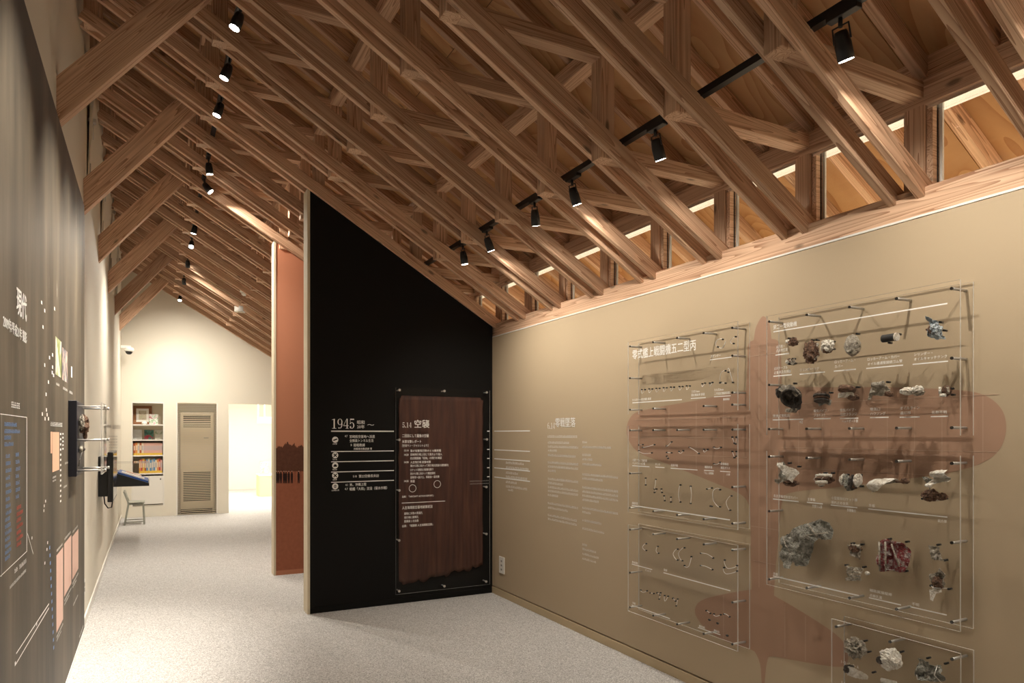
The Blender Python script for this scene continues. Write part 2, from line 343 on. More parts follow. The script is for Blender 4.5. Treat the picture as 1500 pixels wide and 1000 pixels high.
# ---------------------------------------------------------------- roof timbers
def rafter_at(yc):
    r = empty('roof_rafter', (2.99, yc, upr(2.99)), 'rough roof rafter under the plywood deck, running out over the eaves', 'rafter', 'roof rafters under the plywood')
    a, b, c_ = XL - 0.02, 2.99, 4.02; n = Vector((SL, 0, 1)).normalized() * DEP / 2
    p = lambda x: Vector((x, yc, upr(x))) + n
    beam('inner_length', p(a), p(b), 0.045, DEP, M_RAFT, r); beam('eave_length', p(b), p(c_), 0.045, DEP, M_EAVE, r)
yy = TY[0]
while yy < YF - 0.05:
    rafter_at(yy); rafter_at(yy + PITCH / 2); yy += PITCH
for i, (x, lab) in enumerate(zip(POSTX[1:4], ('beside the beige wall', 'in the middle of the ceiling', 'over the lamp row'))):
    o = beam('purlin', (x, YB, upr(x) - 0.045), (x, YF, upr(x) - 0.045), 0.089, 0.089, M_POST, None, side=(1, 0, 0))
    tag(o, 'long wooden purlin on top of the post row ' + lab, 'purlin')
CH = 0.038; HALF = 0.0445
def truss(k):
    yc = Y0 + PITCH * k; braced = (k - 2) % 3 == 0
    t = empty('roof_truss', (XW, yc, Z0), 'sloping double-board timber truss ' + ({7: 'along the top of the black partition', 10: 'along the top of the salmon partition', 20: 'with a diagonal brace, last before the far gable wall'}.get(k) or ('with a diagonal brace down to the white wall' if braced else 'with posts and ties but no brace')),
              'truss', 'braced ceiling trusses' if braced else 'plain ceiling trusses')
    n = Vector((SL, 0, 1)).normalized() * DEP / 2
    for s in (-1, 1):
        q = lambda x: Vector((x, yc + s * (HALF + CH / 2), und(x))) + n
        beam('chord', q(XL + 0.003), q(2.97), CH, DEP, M_CHORD, t)
    for i, x in enumerate(POSTX[1:]):
        zt = upr(x) - (0.085 if i < 3 else 0); zb = und(x) - 0.014 if i < 3 else und(x) + 0.02
        beam('post', (x, yc, zb), (x, yc, zt), 2 * HALF - 0.002, 0.089, M_POST, t)
        if i < 3:
            xr = POSTX[i] - 0.04; beam('tie', (x + 0.0445, yc, zb + 0.036), (xr, yc, zb + 0.036), 2 * HALF - 0.006, 0.072, M_POST, t)
    beam('post', (POSTX[0], yc, 2.53), (POSTX[0], yc, 2.915), 0.089, 0.089, M_POST, t)
    if braced:
        yb_ = yc - HALF - CH - 2 * HALF; tip = 0.36; g = 1.20; h = 0.265; zt = 3.23 + g * (tip - XL)
        prism_pts = [(XL, yb_, 3.23), (tip, yb_, zt), (tip - 0.085, yb_, zt + 0.145), (XL, yb_, 3.23 + h)]
        # bar with its grain along its length
        d = Vector((tip - XL, 0, zt - 3.23)).normalized(); q = d.to_track_quat('X', 'Y'); 
        X = d; Yv = Vector((0, 1, 0)); Z = X.cross(Yv).normalized(); mw = Matrix((X, Yv, Z)).transposed().to_4x4(); mw.translation = Vector((XL, yc - HALF - CH - HALF, 3.23)); inv = mw.inverted()
        vs = [inv @ Vector(p) for p in prism_pts] + [inv @ (Vector(p) + Vector((0, 2 * HALF, 0))) for p in prism_pts]
        me = bpy.data.meshes.new('brace'); me.from_pydata([tuple(v) for v in vs], [], [[0, 1, 2, 3], [7, 6, 5, 4], [0, 4, 5, 1], [1, 5, 6, 2], [2, 6, 7, 3], [3, 7, 4, 0]])
        bm = bmesh.new(); bm.from_mesh(me); bmesh.ops.recalc_face_normals(bm, faces=bm.faces); bm.to_mesh(me); bm.free(); me.materials.append(M_BRACE)
        link(bpy.data.objects.new('brace', me), mw, t)
for k in range(KMIN, KMAX + 1): truss(k)
# last sloping board against the far wall
n_ = Vector((SL, 0, 1)).normalized() * DEP / 2
tag(beam('gable_board', Vector((XL, YF - 0.019, und(XL))) + n_, Vector((2.9, YF - 0.019, und(2.9))) + n_, 0.04, DEP, M_CHORD), 'sloping wooden board fixed along the gable of the far wall', 'board')

# ---------------------------------------------------------------- clerestory windows above the beige wall
for i, k in enumerate(range(KMIN, KMAX)):
    ya = Y0 + PITCH * k + 0.046; yb = Y0 + PITCH * (k + 1) - 0.046
    wn = st(empty('window_%d' % (i + 1), (3.0, (ya + yb) / 2, 2.54)))
    fr = box('frame', (2.955, ya, 2.893), (3.03, yb, 2.911), M_ALU, wn)
    box('jamb', (2.955, yb - 0.026, 2.54), (3.02, yb, 2.893), M_SILL, wn); box('jamb', (2.955, ya, 2.54), (3.02, ya + 0.01, 2.893), M_SILL, wn)
    box('bead', (2.985, yb - 0.030, 2.54), (2.989, yb - 0.026, 2.893), M_DARK, wn); box('bead', (3.0, yb - 0.04, 2.54), (3.012, yb - 0.026, 2.893), M_TRIM, wn)
    box('sill_strip', (2.98, ya + 0.01, 2.54), (3.03, yb - 0.04, 2.55), M_SILL, wn)
    box('pane', (3.004, ya + 0.01, 2.55), (3.009, yb - 0.04, 2.893), M_GLASS, wn)

# ---------------------------------------------------------------- room beyond the doorway
M_BRIGHT = M_WHITE
st(box('wall_annex_left', (0.0, YF + 0.62, 0), (0.1, 20, 2.7), M_BRIGHT)); st(box('wall_annex_right', (4.6, YF + 0.16, 0), (4.7, 20, 2.7), M_BRIGHT))
st(box('wall_annex_back', (0.0, 20, 0), (4.7, 20.1, 2.7), M_BRIGHT)); st(box('ceiling_annex', (0.0, YF + 0.16, 2.7), (4.7, 20.1, 2.78), M_BRIGHT))
st(box('floor_annex', (3.1, YF + 0.16, -0.1), (4.7, 20.1, 0), M_CARPET)); st(box('wall_annex_front', (3.1, YF + 0.1, 0), (4.7, YF + 0.16, 2.7), M_BRIGHT))
lp = empty('added_light_panel_offscreen', (2.2, 16.6, 2.69), 'added unseen ceiling light panel brightening the room beyond the doorway', 'light')
box('housing', (1.2, 15.3, 2.66), (3.4, 18.2, 2.70), M_TRIM, lp); box('added_glow_offscreen', (1.25, 15.35, 2.652), (3.35, 18.15, 2.66), glow('added_panel_glow', (1, 0.94, 0.84), 13), lp)  # unseen glowing panel, added to light the room beyond the doorway

# ---------------------------------------------------------------- lighting tracks and spotlights
XT1, XT2 = 2.2, 0.47
ZT1, ZT2 = und(2.12) + 0.058, und(0.39) + 0.058
for x, z, lab in ((XT1, ZT1, 'black lighting track lying on the truss ties along the beige wall'), (XT2, ZT2, 'black lighting track lying on the truss ties along the white wall')):
    t = empty('lighting_track', (x, 5, z), lab, 'lighting track')
    box('rail', (x - 0.017, YB + 0.05, z), (x + 0.017, YF - 0.05, z + 0.032), M_SPOT, t)
def spotlight(x, ztop, yv, aim, power, label, group, size=100, length=0.1, rad=0.029, blend=0.75, col=(1, 0.91, 0.78), off=None):
    aim = Vector(aim).normalized(); sfx = '_%d_offscreen' % off if off else ''; t = empty('track_spotlight' + sfx, (x, yv, ztop), label, 'spotlight', group)
    box('adaptor', (x - 0.017, yv - 0.075, ztop - 0.018), (x + 0.017, yv + 0.05, ztop + 0.002), M_SPOT, t, bev=0.002)
    piv = Vector((x, yv, ztop - 0.065)); rod('stem', (x, yv, ztop - 0.018), (x, yv, ztop - 0.05), 0.008, M_SPOT, t)
    side = aim.cross(Vector((1, 0, 0.01))).normalized()
    yk = [piv - side * (rad + 0.005) + aim * 0.035, Vector((x, yv, ztop - 0.046)) - side * (rad + 0.004), Vector((x, yv, ztop - 0.046)) + side * (rad + 0.004), piv + side * (rad + 0.005) + aim * 0.035]
    tube('yoke', yk, 0.0035, M_SPOT, t, seg=6)
    lathe('body', [(0.010, -0.002), (rad * 0.72, 0.0), (rad * 0.86, length * 0.15), (rad, length * 0.45), (rad, length), (rad * 0.92, length), (rad * 0.88, length - 0.006)], piv, aim, M_SPOT, t)
    lathe('lens' + sfx, [(rad * 0.88, length - 0.0055), (rad * 0.88, length + 0.0005), (rad * 0.5, length + 0.0012)], piv, aim, M_LENS, t)
    l = bpy.data.lights.new('spot_beam', 'SPOT'); l.energy = power; l.spot_size = math.radians(size); l.spot_blend = blend; l.shadow_soft_size = 0.01; l.color = col
    lo = bpy.data.objects.new('spot_beam' + sfx, l); mw = (-aim).to_track_quat('Z', 'Y').to_matrix().to_4x4(); mw.translation = piv + aim * (length + 0.004); link(lo, mw, t)
GR, GL = 'spotlights along the beige wall', 'spotlights along the white wall'
LABR = 'black track spotlight washing the beige wall, hung between two trusses'
LABL = 'black track spotlight hung above the passage by the white wall'
P1, P2, P3 = 36, 430, 210
# beige wall: lens pixels from the photograph, distance from the track they hang on
for u, aim in ((1231, (0.42, 0.05, -1)), (960, (0.42, 0.08, -1)), (838, (0.42, 0.05, -1)), (783, (0.25, 0.25, -1)), (713, (0.42, 0.05, -1)), (678, (0.2, 0.05, -1))):
    spotlight(XT1, ZT1, onx(u, 200, XT1).y, aim, P1, LABR, GR, size=128, blend=0.9)
# the tracks run on past the picture, and so do their lamps
for i, yv in enumerate((0.99, 0.40, -0.75, -1.9)): spotlight(XT1, ZT1, yv, (0.42, 0.05, -1), P1, LABR, GR, size=128, blend=0.9, off=i + 1)
# white wall
for u, aim, lab in ((352, (-0.36, -0.05, -1), None), (336, (-0.36, 0.03, -1), None), (324, (-0.34, 0, -1), None), (305.5, (0.1, 0.1, -1), None), (299, (0.75, -0.3, -1), 'tilted black track spotlight aimed across at the salmon partition'),
               (286, (-0.2, 0.1, -1), None), (281, (-0.1, -0.55, -0.8), 'glaring black track spotlight turned towards the room'), (275, (0.05, 0.9, -1), None), (269.5, (0.05, 0.75, -1), None), (264, (-0.1, -0.5, -1), None)):
    spotlight(XT2, ZT2, onx(u, 200, XT2).y, aim, P2 if u > 310 else 200 if u > 290 else P3, lab or LABL, None if lab else GL, size=60 if u > 310 else 105, length=0.1, rad=0.032, blend=1.0)
for i, yv in enumerate((3.2, 2.0, 0.75, -1.2)): spotlight(XT2, ZT2, yv, (-0.36, 0, -1), P2, LABL, GL, size=60, blend=1.0, off=i + 5)  # unseen lamps; the middle two are added for extra light

# ---------------------------------------------------------------- printing on walls and plates
class Plane:
    """a wall-parallel plane that takes pixels; right: text direction"""
    def __init__(s, kind, d): s.kind, s.d = kind, d
    def at(s, u, v): return onx(u, v, s.d) if s.kind != 'y' else ony(u, v, s.d)
    @property
    def R(s): return Vector((0, -1, 0)) if s.kind == 'r' else Vector((0, 1, 0)) if s.kind == 'l' else Vector((1, 0, 0))
    @property
    def Nn(s): return Vector((-1, 0, 0)) if s.kind == 'r' else Vector((1, 0, 0)) if s.kind == 'l' else Vector((0, -1, 0))
TXT = {}
def glyphs(body, bold):
    k = (body, bold)
    cjk = any(ord(c) > 0x2fff for c in body); rep_ = 0
    if cjk: rep_, bold = bold, 0
    if k not in TXT:
        c = bpy.data.curves.new('t', 'FONT'); c.body = body; c.size = 1; c.resolution_u = 2; c.offset = bold; o = bpy.data.objects.new('t', c)
        me = bpy.data.meshes.new_from_object(o); bpy.data.objects.remove(o); bpy.data.curves.remove(c)
        vs = [v.co.copy() for v in me.vertices]; fs = [list(p.vertices) for p in me.polygons]; bpy.data.meshes.remove(me)
        if rep_:                                # heavier strokes: the glyph laid over itself a hair aside
            n0, v0, f0 = len(vs), list(vs), list(fs); b_ = min(rep_ * 1.2, 0.02)
            for j, (dx, dy) in enumerate(((b_, 0), (0, b_), (b_, b_))):
                vs += [v + Vector((dx, dy, 0.0003 * (j + 1))) for v in v0]; fs += [[i + n0 * (j + 1) for i in f] for f in f0]
        TXT[k] = (vs, fs)
    return TXT[k]
def text(pl, parent, body, u0, v0, h, u1, bold=0.012, mat=None, label=None):
    """body between columns u0..u1, its foot at row v0 and h pixels tall at u0; printed on plane pl"""
    vs, fs = glyphs(body, bold); a = pl.at(u0, v0); b = pl.at(u0, v0 - h); c = pl.at(u1, v0)
    W = (c - a).dot(pl.R); H = b.z - a.z
    x0, x1 = min(v.x for v in vs), max(v.x for v in vs); y0, y1 = min(v.y for v in vs), max(v.y for v in vs)
    if body in ('〜', '~'): y0, y1 = y0 - (x1 - x0) * .3, y1 + (x1 - x0) * .3
    w = [a + pl.R * ((v.x - x0) / (x1 - x0) * W) + Vector((0, 0, (v.y - y0) / (y1 - y0) * H)) + pl.Nn * (0.0008 + v.z) for v in vs]
    o = mesh('lettering', w, fs, mat or M_INK, parent)
    if label: o['label'] = label
    return o
def strokes(pl, parent, u0, v0, h, u1, mat=None, seed=0, gap=0.0):
    """a line of lettering too small to read in the photograph: small marks, character by character"""
    rnd = random.Random(seed + int(u0 * 7 + v0 * 13)); a = pl.at(u0, v0); H = pl.at(u0, v0 - h).z - a.z; W = (pl.at(u1, v0) - a).dot(pl.R); vs, fs = [], []; x = 0; cw = abs(H) * 0.96
    def q(x0, x1, y0, y1):
        i = len(vs)
        for X, Y in ((x0, y0), (x1, y0), (x1, y1), (x0, y1)): vs.append(a + pl.R * X + Vector((0, 0, Y)) + pl.Nn * 0.0008)
        fs.append([i, i + 1, i + 2, i + 3])
    t = H * 0.16
    while x < W - cw * 0.5:
        if rnd.random() > gap:
            for r in range(rnd.choice((2, 3, 3))):
                yy = H * (0.08 + 0.36 * r) * rnd.uniform(0.9, 1.0); q(x + cw * rnd.uniform(0.05, 0.2), x + cw * rnd.uniform(0.7, 0.92), yy, yy + t)
            xx = x + cw * rnd.uniform(0.25, 0.6); q(xx, xx + t, H * 0.05, H * 0.95)
        x += cw
    return mesh('lettering', vs, fs, mat or M_INK, parent) if fs else None
def rule(pl, parent, u0, v0, u1, th=1.6, mat=None, name='rule'):
    """horizontal printed line from column u0 to u1 at row v0 (at u0), th pixels thick"""
    a = pl.at(u0, v0); hz = (pl.at(u0, v0 - th).z - a.z) / 2; W = (pl.at(u1, v0) - a).dot(pl.R); e = pl.Nn * 0.0008
    return mesh(name, [a + e - Vector((0, 0, hz)), a + e + pl.R * W - Vector((0, 0, hz)), a + e + pl.R * W + Vector((0, 0, hz)), a + e + Vector((0, 0, hz))], [[0, 1, 2, 3]], mat or M_INK, parent)
def poly(pl, parent, name, pts, mat, off=0.0006):
    vs = [pl.at(u, v) + pl.Nn * off for u, v in pts]; o = mesh(name, vs, [list(range(len(vs)))], mat, parent)
    if o.data.polygons[0].normal.dot(pl.Nn) < 0: o.data.flip_normals()
    return o
def smooth(pts, n=6):
    """closed Catmull-Rom through pts; a point given as (u,v,1) stays a corner"""
    out = []; m = len(pts)
    for i in range(m):
        p0, p1, p2, p3 = pts[i - 1], pts[i], pts[(i + 1) % m], pts[(i + 2) % m]
        if len(p1) > 2: p0 = p1
        if len(p2) > 2: p3 = p2
        for k in range(n):
            t = k / n; out.append(tuple(0.5 * (2 * p1[j] + (p2[j] - p0[j]) * t + (2 * p0[j] - 5 * p1[j] + 4 * p2[j] - p3[j]) * t * t + (3 * p1[j] - p0[j] - 3 * p2[j] + p3[j]) * t ** 3) for j in range(2)))
    return out
PR = Plane('r', XR); PB = Plane('y', YK)
def numeral(pl, parent, ch, u0, v0, h, u1):
    """serif figure drawn from thick and thin strokes in a unit box, fitted between columns u0..u1"""
    vs, fs = [], []
    def q(*p): i = len(vs); vs.extend(p); fs.append(list(range(i, i + len(p))))
    def ring(cx, cy, rx, ry, a0, a1, tk, tn, n=22):
        for i in range(n):
            a, b = (math.radians(a0 + (a1 - a0) * j / n) for j in (i, i + 1)); e = lambda t, k: (cx + (rx - k * tk) * math.cos(t), cy + (ry - k * tn) * math.sin(t)); q(e(a, 0), e(b, 0), e(b, 1), e(a, 1))
    def bar(x0, y0, x1, y1): q((x0, y0), (x1, y0), (x1, y1), (x0, y1))
    if ch == '1': bar(.40, .04, .64, .98); bar(.15, 0, .90, .045); q((.12, .86), (.40, .90), (.40, .96), (.12, .90))
    elif ch == '4': bar(.60, .04, .80, 1.0); bar(.42, 0, .96, .04); bar(.02, .26, .98, .32); q((.02, .32), (.09, .32), (.66, 1.0), (.60, 1.0))
    elif ch == '9': ring(.48, .68, .46, .32, 0, 360, .20, .04); ring(.42, .50, .52, .50, 0, -78, .20, .05); ring(.30, .12, .16, .12, 180, 360, .12, .08)
    elif ch == '6': ring(.52, .32, .46, .32, 0, 360, .20, .04); ring(.58, .50, .52, .50, 180, 102, .20, .05); ring(.70, .88, .16, .12, 0, 180, .12, .08)
    elif ch == '5': bar(.16, .88, .88, 1.0); bar(.16, .50, .21, .98); ring(.46, .32, .46, .32, 150, -120, .20, .05); ring(.22, .14, .14, .12, 0, 360, .13, .11)
    elif ch == '.': ring(.5, .09, .40, .09, 0, 360, .39, .088)
    a = pl.at(u0, v0); H = pl.at(u0, v0 - h).z - a.z; W = (pl.at(u1, v0) - a).dot(pl.R)
    o = mesh('lettering', [a + pl.R * (x * W) + Vector((0, 0, y * H)) + pl.Nn * (0.0008 + 0.00002 * (i // 4)) for i, (x, y) in enumerate(vs)], fs, M_INK, parent)
def numerals(pl, parent, body, u0, v0, h, u1):
    w_ = [0.45 if c == '.' else 1 for c in body]; t = sum(w_); x = 0
    for c, k in zip(body, w_): numeral(pl, parent, c, u0 + (u1 - u0) * (x + .04 * k) / t, v0, h, u0 + (u1 - u0) * (x + .96 * k) / t); x += k

# aircraft plan view printed on the beige wall
AC_OUT = [(1118, 463), (1127, 474), (1130, 496, 1), (1140, 500), (1144, 520), (1145, 566, 1), (1200, 567), (1300, 567), (1400, 571), (1440, 578), (1465, 596), (1474, 622), (1468, 652), (1446, 674), (1400, 690), (1330, 701), (1230, 713), (1160, 721),
          (1146, 735), (1141, 780), (1135, 850), (1134, 872, 1), (1180, 899), (1226, 930), (1241, 952), (1240, 972), (1222, 976), (1160, 966), (1130, 961), (1124, 968), (1121, 990), (1119, 1020, 1), (1116, 1000), (1114, 975), (1108, 958), (1100, 951),
          (1070, 942), (1040, 926), (1024, 909), (1018, 893), (1028, 879), (1060, 870), (1101, 863, 1), (1100, 800), (1099, 752), (1094, 733), (1082, 722), (1052, 709), (980, 680), (940, 665), (923, 648), (918, 627), (927, 607), (950, 599), (1010, 588), (1093, 572, 1), (1095, 530), (1096, 505), (1104, 498, 1), (1108, 478)]
poly(PR, wall_right, 'aircraft_print', smooth(AC_OUT), M_PLANE)
PR2 = Plane('r', XR - 0.0007)
for (u0, v0, u1) in ((1145, 592, 1462), (1145, 655, 1462), (1146, 640, 1300), (1146, 684, 1390), (930, 615, 1094), (925, 640, 1094), (1000, 666, 1094), (1146, 610, 1300), (1098, 522, 1142), (1100, 770, 1140), (1103, 820, 1137)):
    rule(PR2, wall_right, u0, v0, u1, 0.7, M_PLANEL, 'panel_line')
for (u, v0, v1) in ((1170, 570, 718), (1205, 568, 714), (1250, 568, 709), (1300, 569, 702), (1340, 570, 698), (1380, 572, 690), (1440, 580, 676), (1112, 505, 860), (1128, 505, 860), (1060, 582, 708), (1020, 590, 690), (980, 596, 676), (1150, 884, 962), (1180, 902, 968), (1060, 872, 938)):
    poly(PR2, wall_right, 'panel_line', [(u - 0.35, v0), (u + 0.35, v0), (u + 0.35, v1), (u - 0.35, v1)], M_PLANEL)

# writing on the beige wall
numerals(PR, wall_right, '6.14', 802, 628, 9, 813); text(PR, wall_right, '零戦墜落', 813.5, 626, 14, 843)
strokes(PR, wall_right, 802, 641, 4, 845)
for v, u1 in ((649.5, 834), (655.5, 847), (661, 816), (668, 844), (678.5, 847), (684.5, 847), (690.5, 815), (702.5, 847), (708.5, 825), (714.5, 847), (720, 847), (726, 818), (738, 847), (744.5, 833), (755.5, 846), (761, 846)): strokes(PR, wall_right, 802.5, v, 3.4, u1)
for v, u1 in ((649, 860), (656, 896), (667.5, 865), (674, 868), (681, 882), (696, 905), (702, 884), (715, 905), (721, 905), (727, 905), (733, 877), (745, 905), (751, 866), (763, 882), (775, 886), (798.5, 861), (805, 873), (812, 877), (819, 873)): strokes(PR, wall_right, 853, v, 3.4, u1)
for v in (631.3, 658.5, 671.5, 684.8, 698.3): rule(PR, wall_right, 724, v, 776.5, 1.5)
for v, u0, u1 in ((679, 741, 768), (686, 741, 774), (693.5, 741, 759), (699.5, 741, 772), (707, 741, 758), (713.5, 741, 773), (718.5, 744, 752)): strokes(PR, wall_right, u0, v, 3.6, u1)
ol = empty('wall_outlet', onx(736, 828, XR), 'white electrical outlet plate low on the beige wall', 'outlet')
a, b = onx(732, 838, XR), onx(739.5, 818, XR)
box('plate', (XR - 0.008, a.y, a.z), (XR, b.y, b.z + 0.01), M_TRIM, ol, bev=0.002)
for i in range(3):
    zc = a.z + (b.z - a.z) * (0.25 + 0.27 * i); box('socket', (XR - 0.0095, (a.y + b.y) / 2 - 0.012, zc - 0.008), (XR - 0.007, (a.y + b.y) / 2 + 0.012, zc + 0.008), M_INKG, ol)

# ---------------------------------------------------------------- writing on the black partition
numerals(PB, wall_black, '1945', 485, 627.5, 14.5, 520); text(PB, wall_black, '昭和', 523, 621, 5.5, 534); text(PB, wall_black, '20年', 523, 627.5, 5.5, 534); text(PB, wall_black, '〜', 538, 624.5, 5, 548, 0.02)
for v, th in ((631.3, 1.8), (661.2, 1.2), (676.2, 1.2), (691.2, 1.2), (706.2, 1.2)): rule(PB, wall_black, 485, v, 577, th)
text(PB, wall_black, '4.7', 505, 640, 3, 509); text(PB, wall_black, '宮崎航空基地へ派遣', 512, 641.5, 4.6, 549); text(PB, wall_black, '全隊員トンネル生活', 512, 647.5, 4.6, 547)
text(PB, wall_black, '5', 513.5, 653, 3, 515.5); text(PB, wall_black, '陸戦教練', 518, 654, 4.6, 534.5); text(PB, wall_black, '対戦車攻撃訓練 等', 518, 659, 3.4, 545)
text(PB, wall_black, '5.10', 517, 699, 3, 522.5); text(PB, wall_black, '第22空廠長来訪', 525.5, 699.5, 4.6, 555)
text(PB, wall_black, '4.1', 506, 711.5, 3, 509.5); text(PB, wall_black, '米、沖縄上陸', 512, 712, 4.6, 536.5); text(PB, wall_black, '4.7', 505, 717.5, 3, 509.5); text(PB, wall_black, '戦艦「大和」沈没（菊水作戦）', 512, 718.5, 4.8, 567)
for i, v in enumerate((643.8, 666.5, 681.5, 696.3, 712)):
    c = PB.at(491, v); r = 0.026; f = Vector((0, -0.0008, 0))
    vs = [c + f + Vector((r * math.cos(t * math.pi / 12), 0, r * math.sin(t * math.pi / 12))) for t in range(24)]; bdg = mesh('round_badge', vs, [list(range(24))], M_INK, wall_black)
    q = Vector((0, -0.0014, 0)); a = 0.5 + i * 0.7
    def bar(x0, z0, x1, z1, t=0.004):
        d = Vector((x1 - x0, 0, z1 - z0)).normalized(); n = Vector((-d.z, 0, d.x)) * t; A, B = c + q + Vector((x0, 0, z0)), c + q + Vector((x1, 0, z1))
        mesh('symbol', [A - n, B - n, B + n, A + n], [[0, 1, 2, 3]], M_BLACK, bdg)
    if i == 0: bar(-.017, -.006, .017, .006, .005)
    elif i in (1, 3): bar(-.013, -.013, .013, .013); bar(-.013, .013, .013, -.013)
    elif i == 2: bar(-.015, -.005, .015, -.005, .006); bar(-.009, .005, .009, .005, .005)
    else: bar(-.015, 0, .015, 0, .002); bar(0, -.016, 0, .016, .002); bar(-.011, .009, .011, .009, .002); bar(-.011, -.009, .011, -.009, .002)
    strokes(PB, wall_black, 485.5 if i == 4 else 487, v + 7.2, 2.4, 497.5 if i == 4 else 495)

# rusted sheet behind its acrylic plate on the black partition
def plate_box(name, pl, c0, c1, th, parent, edge=M_EDGE):
    """upright clear plate between two corners on plane pl, thickness into the room"""
    a, b = pl.at(*c0), pl.at(*c1); e = pl.Nn * th
    pts = [a, Vector((b.x, b.y, a.z)), b, Vector((a.x, a.y, b.z))]
    return prism(name, pts, e, M_ACR, parent, edge)
YA = YK - 0.06; PA = Plane('y', YA - 0.008)
ap = empty('acrylic_cover', PA.at(650, 865), 'tall clear acrylic cover plate with white writing screwed to the black wall', 'acrylic panel')
plate_box('plate', Plane('y', YA), (579.6, 870.5), (717.2, 572), 0.008, ap)
for u, v in ((585.3, 571), (651, 572.5), (713, 574.5), (713.2, 643.3), (712.5, 713), (712.5, 781.8), (712.2, 851.5), (651, 858.3), (584.7, 865.5), (584.7, 791.3), (585, 718), (585, 644)):
    p = PA.at(u, v); rod('screw_head', p + Vector((0, -0.004, 0)), p + Vector((0, 0.001, 0)), 0.011, M_STEEL, ap, 12); rod('spacer', p + Vector((0, 0.008, 0)), (p.x, YK, p.z), 0.006, M_STEEL, ap)
numerals(PA, ap, '5.14', 589, 626, 7.5, 603); text(PA, ap, '空襲', 607, 626.5, 12, 629, 0.02)
for bdy, u0, v, u1, h in (('二回目にして最後の空襲', 589, 640.5, 628, 5), ('米軍攻撃レポート', 589, 648.8, 617, 4.6), ('［空母サン・ジャシントより］', 589, 654.5, 627.5, 4), ('13:14', 592, 661.2, 598.5, 3), ('第47攻撃飛行隊VF-5 16機発艦', 601, 662, 646, 3.8), ('14:20', 592, 667.4, 598.5, 3), ('宮崎飛行場上空にて南方より進入', 601, 667.5, 647.5, 3.8),
                         ('四式戦闘機「疾風」の飛行を確認', 601, 673, 647, 3.8), ('14:30', 592, 678.3, 598.5, 3), ('人吉飛行場 銃撃攻撃', 601, 678.8, 631, 3.8), ('東から西に向かって飛行場北西部の建物群を', 601, 684, 657, 3.8), ('ロケット攻撃及び銃撃攻撃下', 601, 690, 635, 3.8), ('西から東に向かって機銃掃射', 601, 695.5, 637.5, 3.8), ('宮崎湾へ抜け土、帰着後一直攻撃', 601, 701, 643.5, 3.8), ('14:35', 592, 706, 598.5, 3), ('帰還', 601, 706.6, 607.5, 3.8),
                         ('出典：「AIRCRAFT ACTION REPORT」', 589, 729, 635, 3.4), ('人吉海軍航空基地被害状況', 589, 746, 633.5, 4.8), ('建物に多数の貫通孔', 592, 754, 619, 3.8), ('飛行場に爆弾孔', 592, 759.8, 613, 3.8), ('搭乗員１名負傷', 592, 765.3, 613, 3.8), ('出典：「戦闘録 人吉海軍航空隊」', 589, 772.3, 634, 3.8)):
    text(PA, ap, bdy, u0, v, h, u1, 0.02)
rule(PA, ap, 588.5, 736.6, 652, 0.9)
for v in (631.3, 658, 671.3, 684.8, 698): rule(PA, ap, 713.5, v, 717, 1.4)
for u0, v in ((688, 705.5), (688, 709.5)): strokes(PA, ap, u0, v, 1.8, 716, M_INKG)
for u, v in ((604.3, 715), (640.5, 708.8)):
    c = PA.at(u, v) + Vector((0, -0.001, 0)); r = 0.034; vs = []; fs = []
    for t in range(24):
        d = Vector((math.cos(t * math.pi / 12), 0, math.sin(t * math.pi / 12))); vs += [c + d * r, c + d * (r - 0.004)]
    for t in range(24): i, j = 2 * t, 2 * ((t + 1) % 24); fs.append([i, j, j + 1, i + 1])
    mesh('ring_mark', vs, fs, M_INK, ap)
# the sheet: ragged foot, faint corrugation
rnd = random.Random(3); PS = Plane('y', YK - 0.03); NU, NV = 64, 40; vs, fs = [], []; x0, x1 = PS.at(585.3, 600).x, PS.at(708.3, 600).x
zt0 = PS.at(590, 579).z
def foot(x):
    t = (x - x0) / (x1 - x0); z = PS.at(590, 858).z + 0.01
    z += 0.05 * max(0, t - 0.12) * 2.2 + 0.035 * noise.noise((x * 14, 0, 0)) + 0.022 * noise.noise((x * 45, 3, 0)) + (0.03 if t < 0.04 else 0)
    return z
for j in range(NV + 1):
    for i in range(NU + 1):
        x = x0 + (x1 - x0) * i / NU; zb = foot(x); tp = zt0 - (0.025 if i in (0, 1, NU, NU - 1) else 0) + 0.004 * noise.noise((x * 40, 9, 0)); z = zb + (tp - zb) * j / NV
        xx = x + (0.008 * noise.noise((z * 9, 1, 5)) if i in (0, NU) else 0)
        vs.append((xx, YK - 0.0105 - 0.0028 * math.sin(i * 1.9) - 0.006 * noise.noise((x * 5, z * 2, 0)), z))
for j in range(NV):
    for i in range(NU): k = j * (NU + 1) + i; fs.append([k, k + 1, k + NU + 2, k + NU + 1])
rs = mesh('rusted_sheet', vs, fs, M_RUST, None, smooth=True); tag(rs, 'dark rusted corrugated metal sheet with a ragged foot behind the tall cover plate', 'metal sheet')
md = rs.modifiers.new('thickness', 'SOLIDIFY'); md.thickness = 0.002

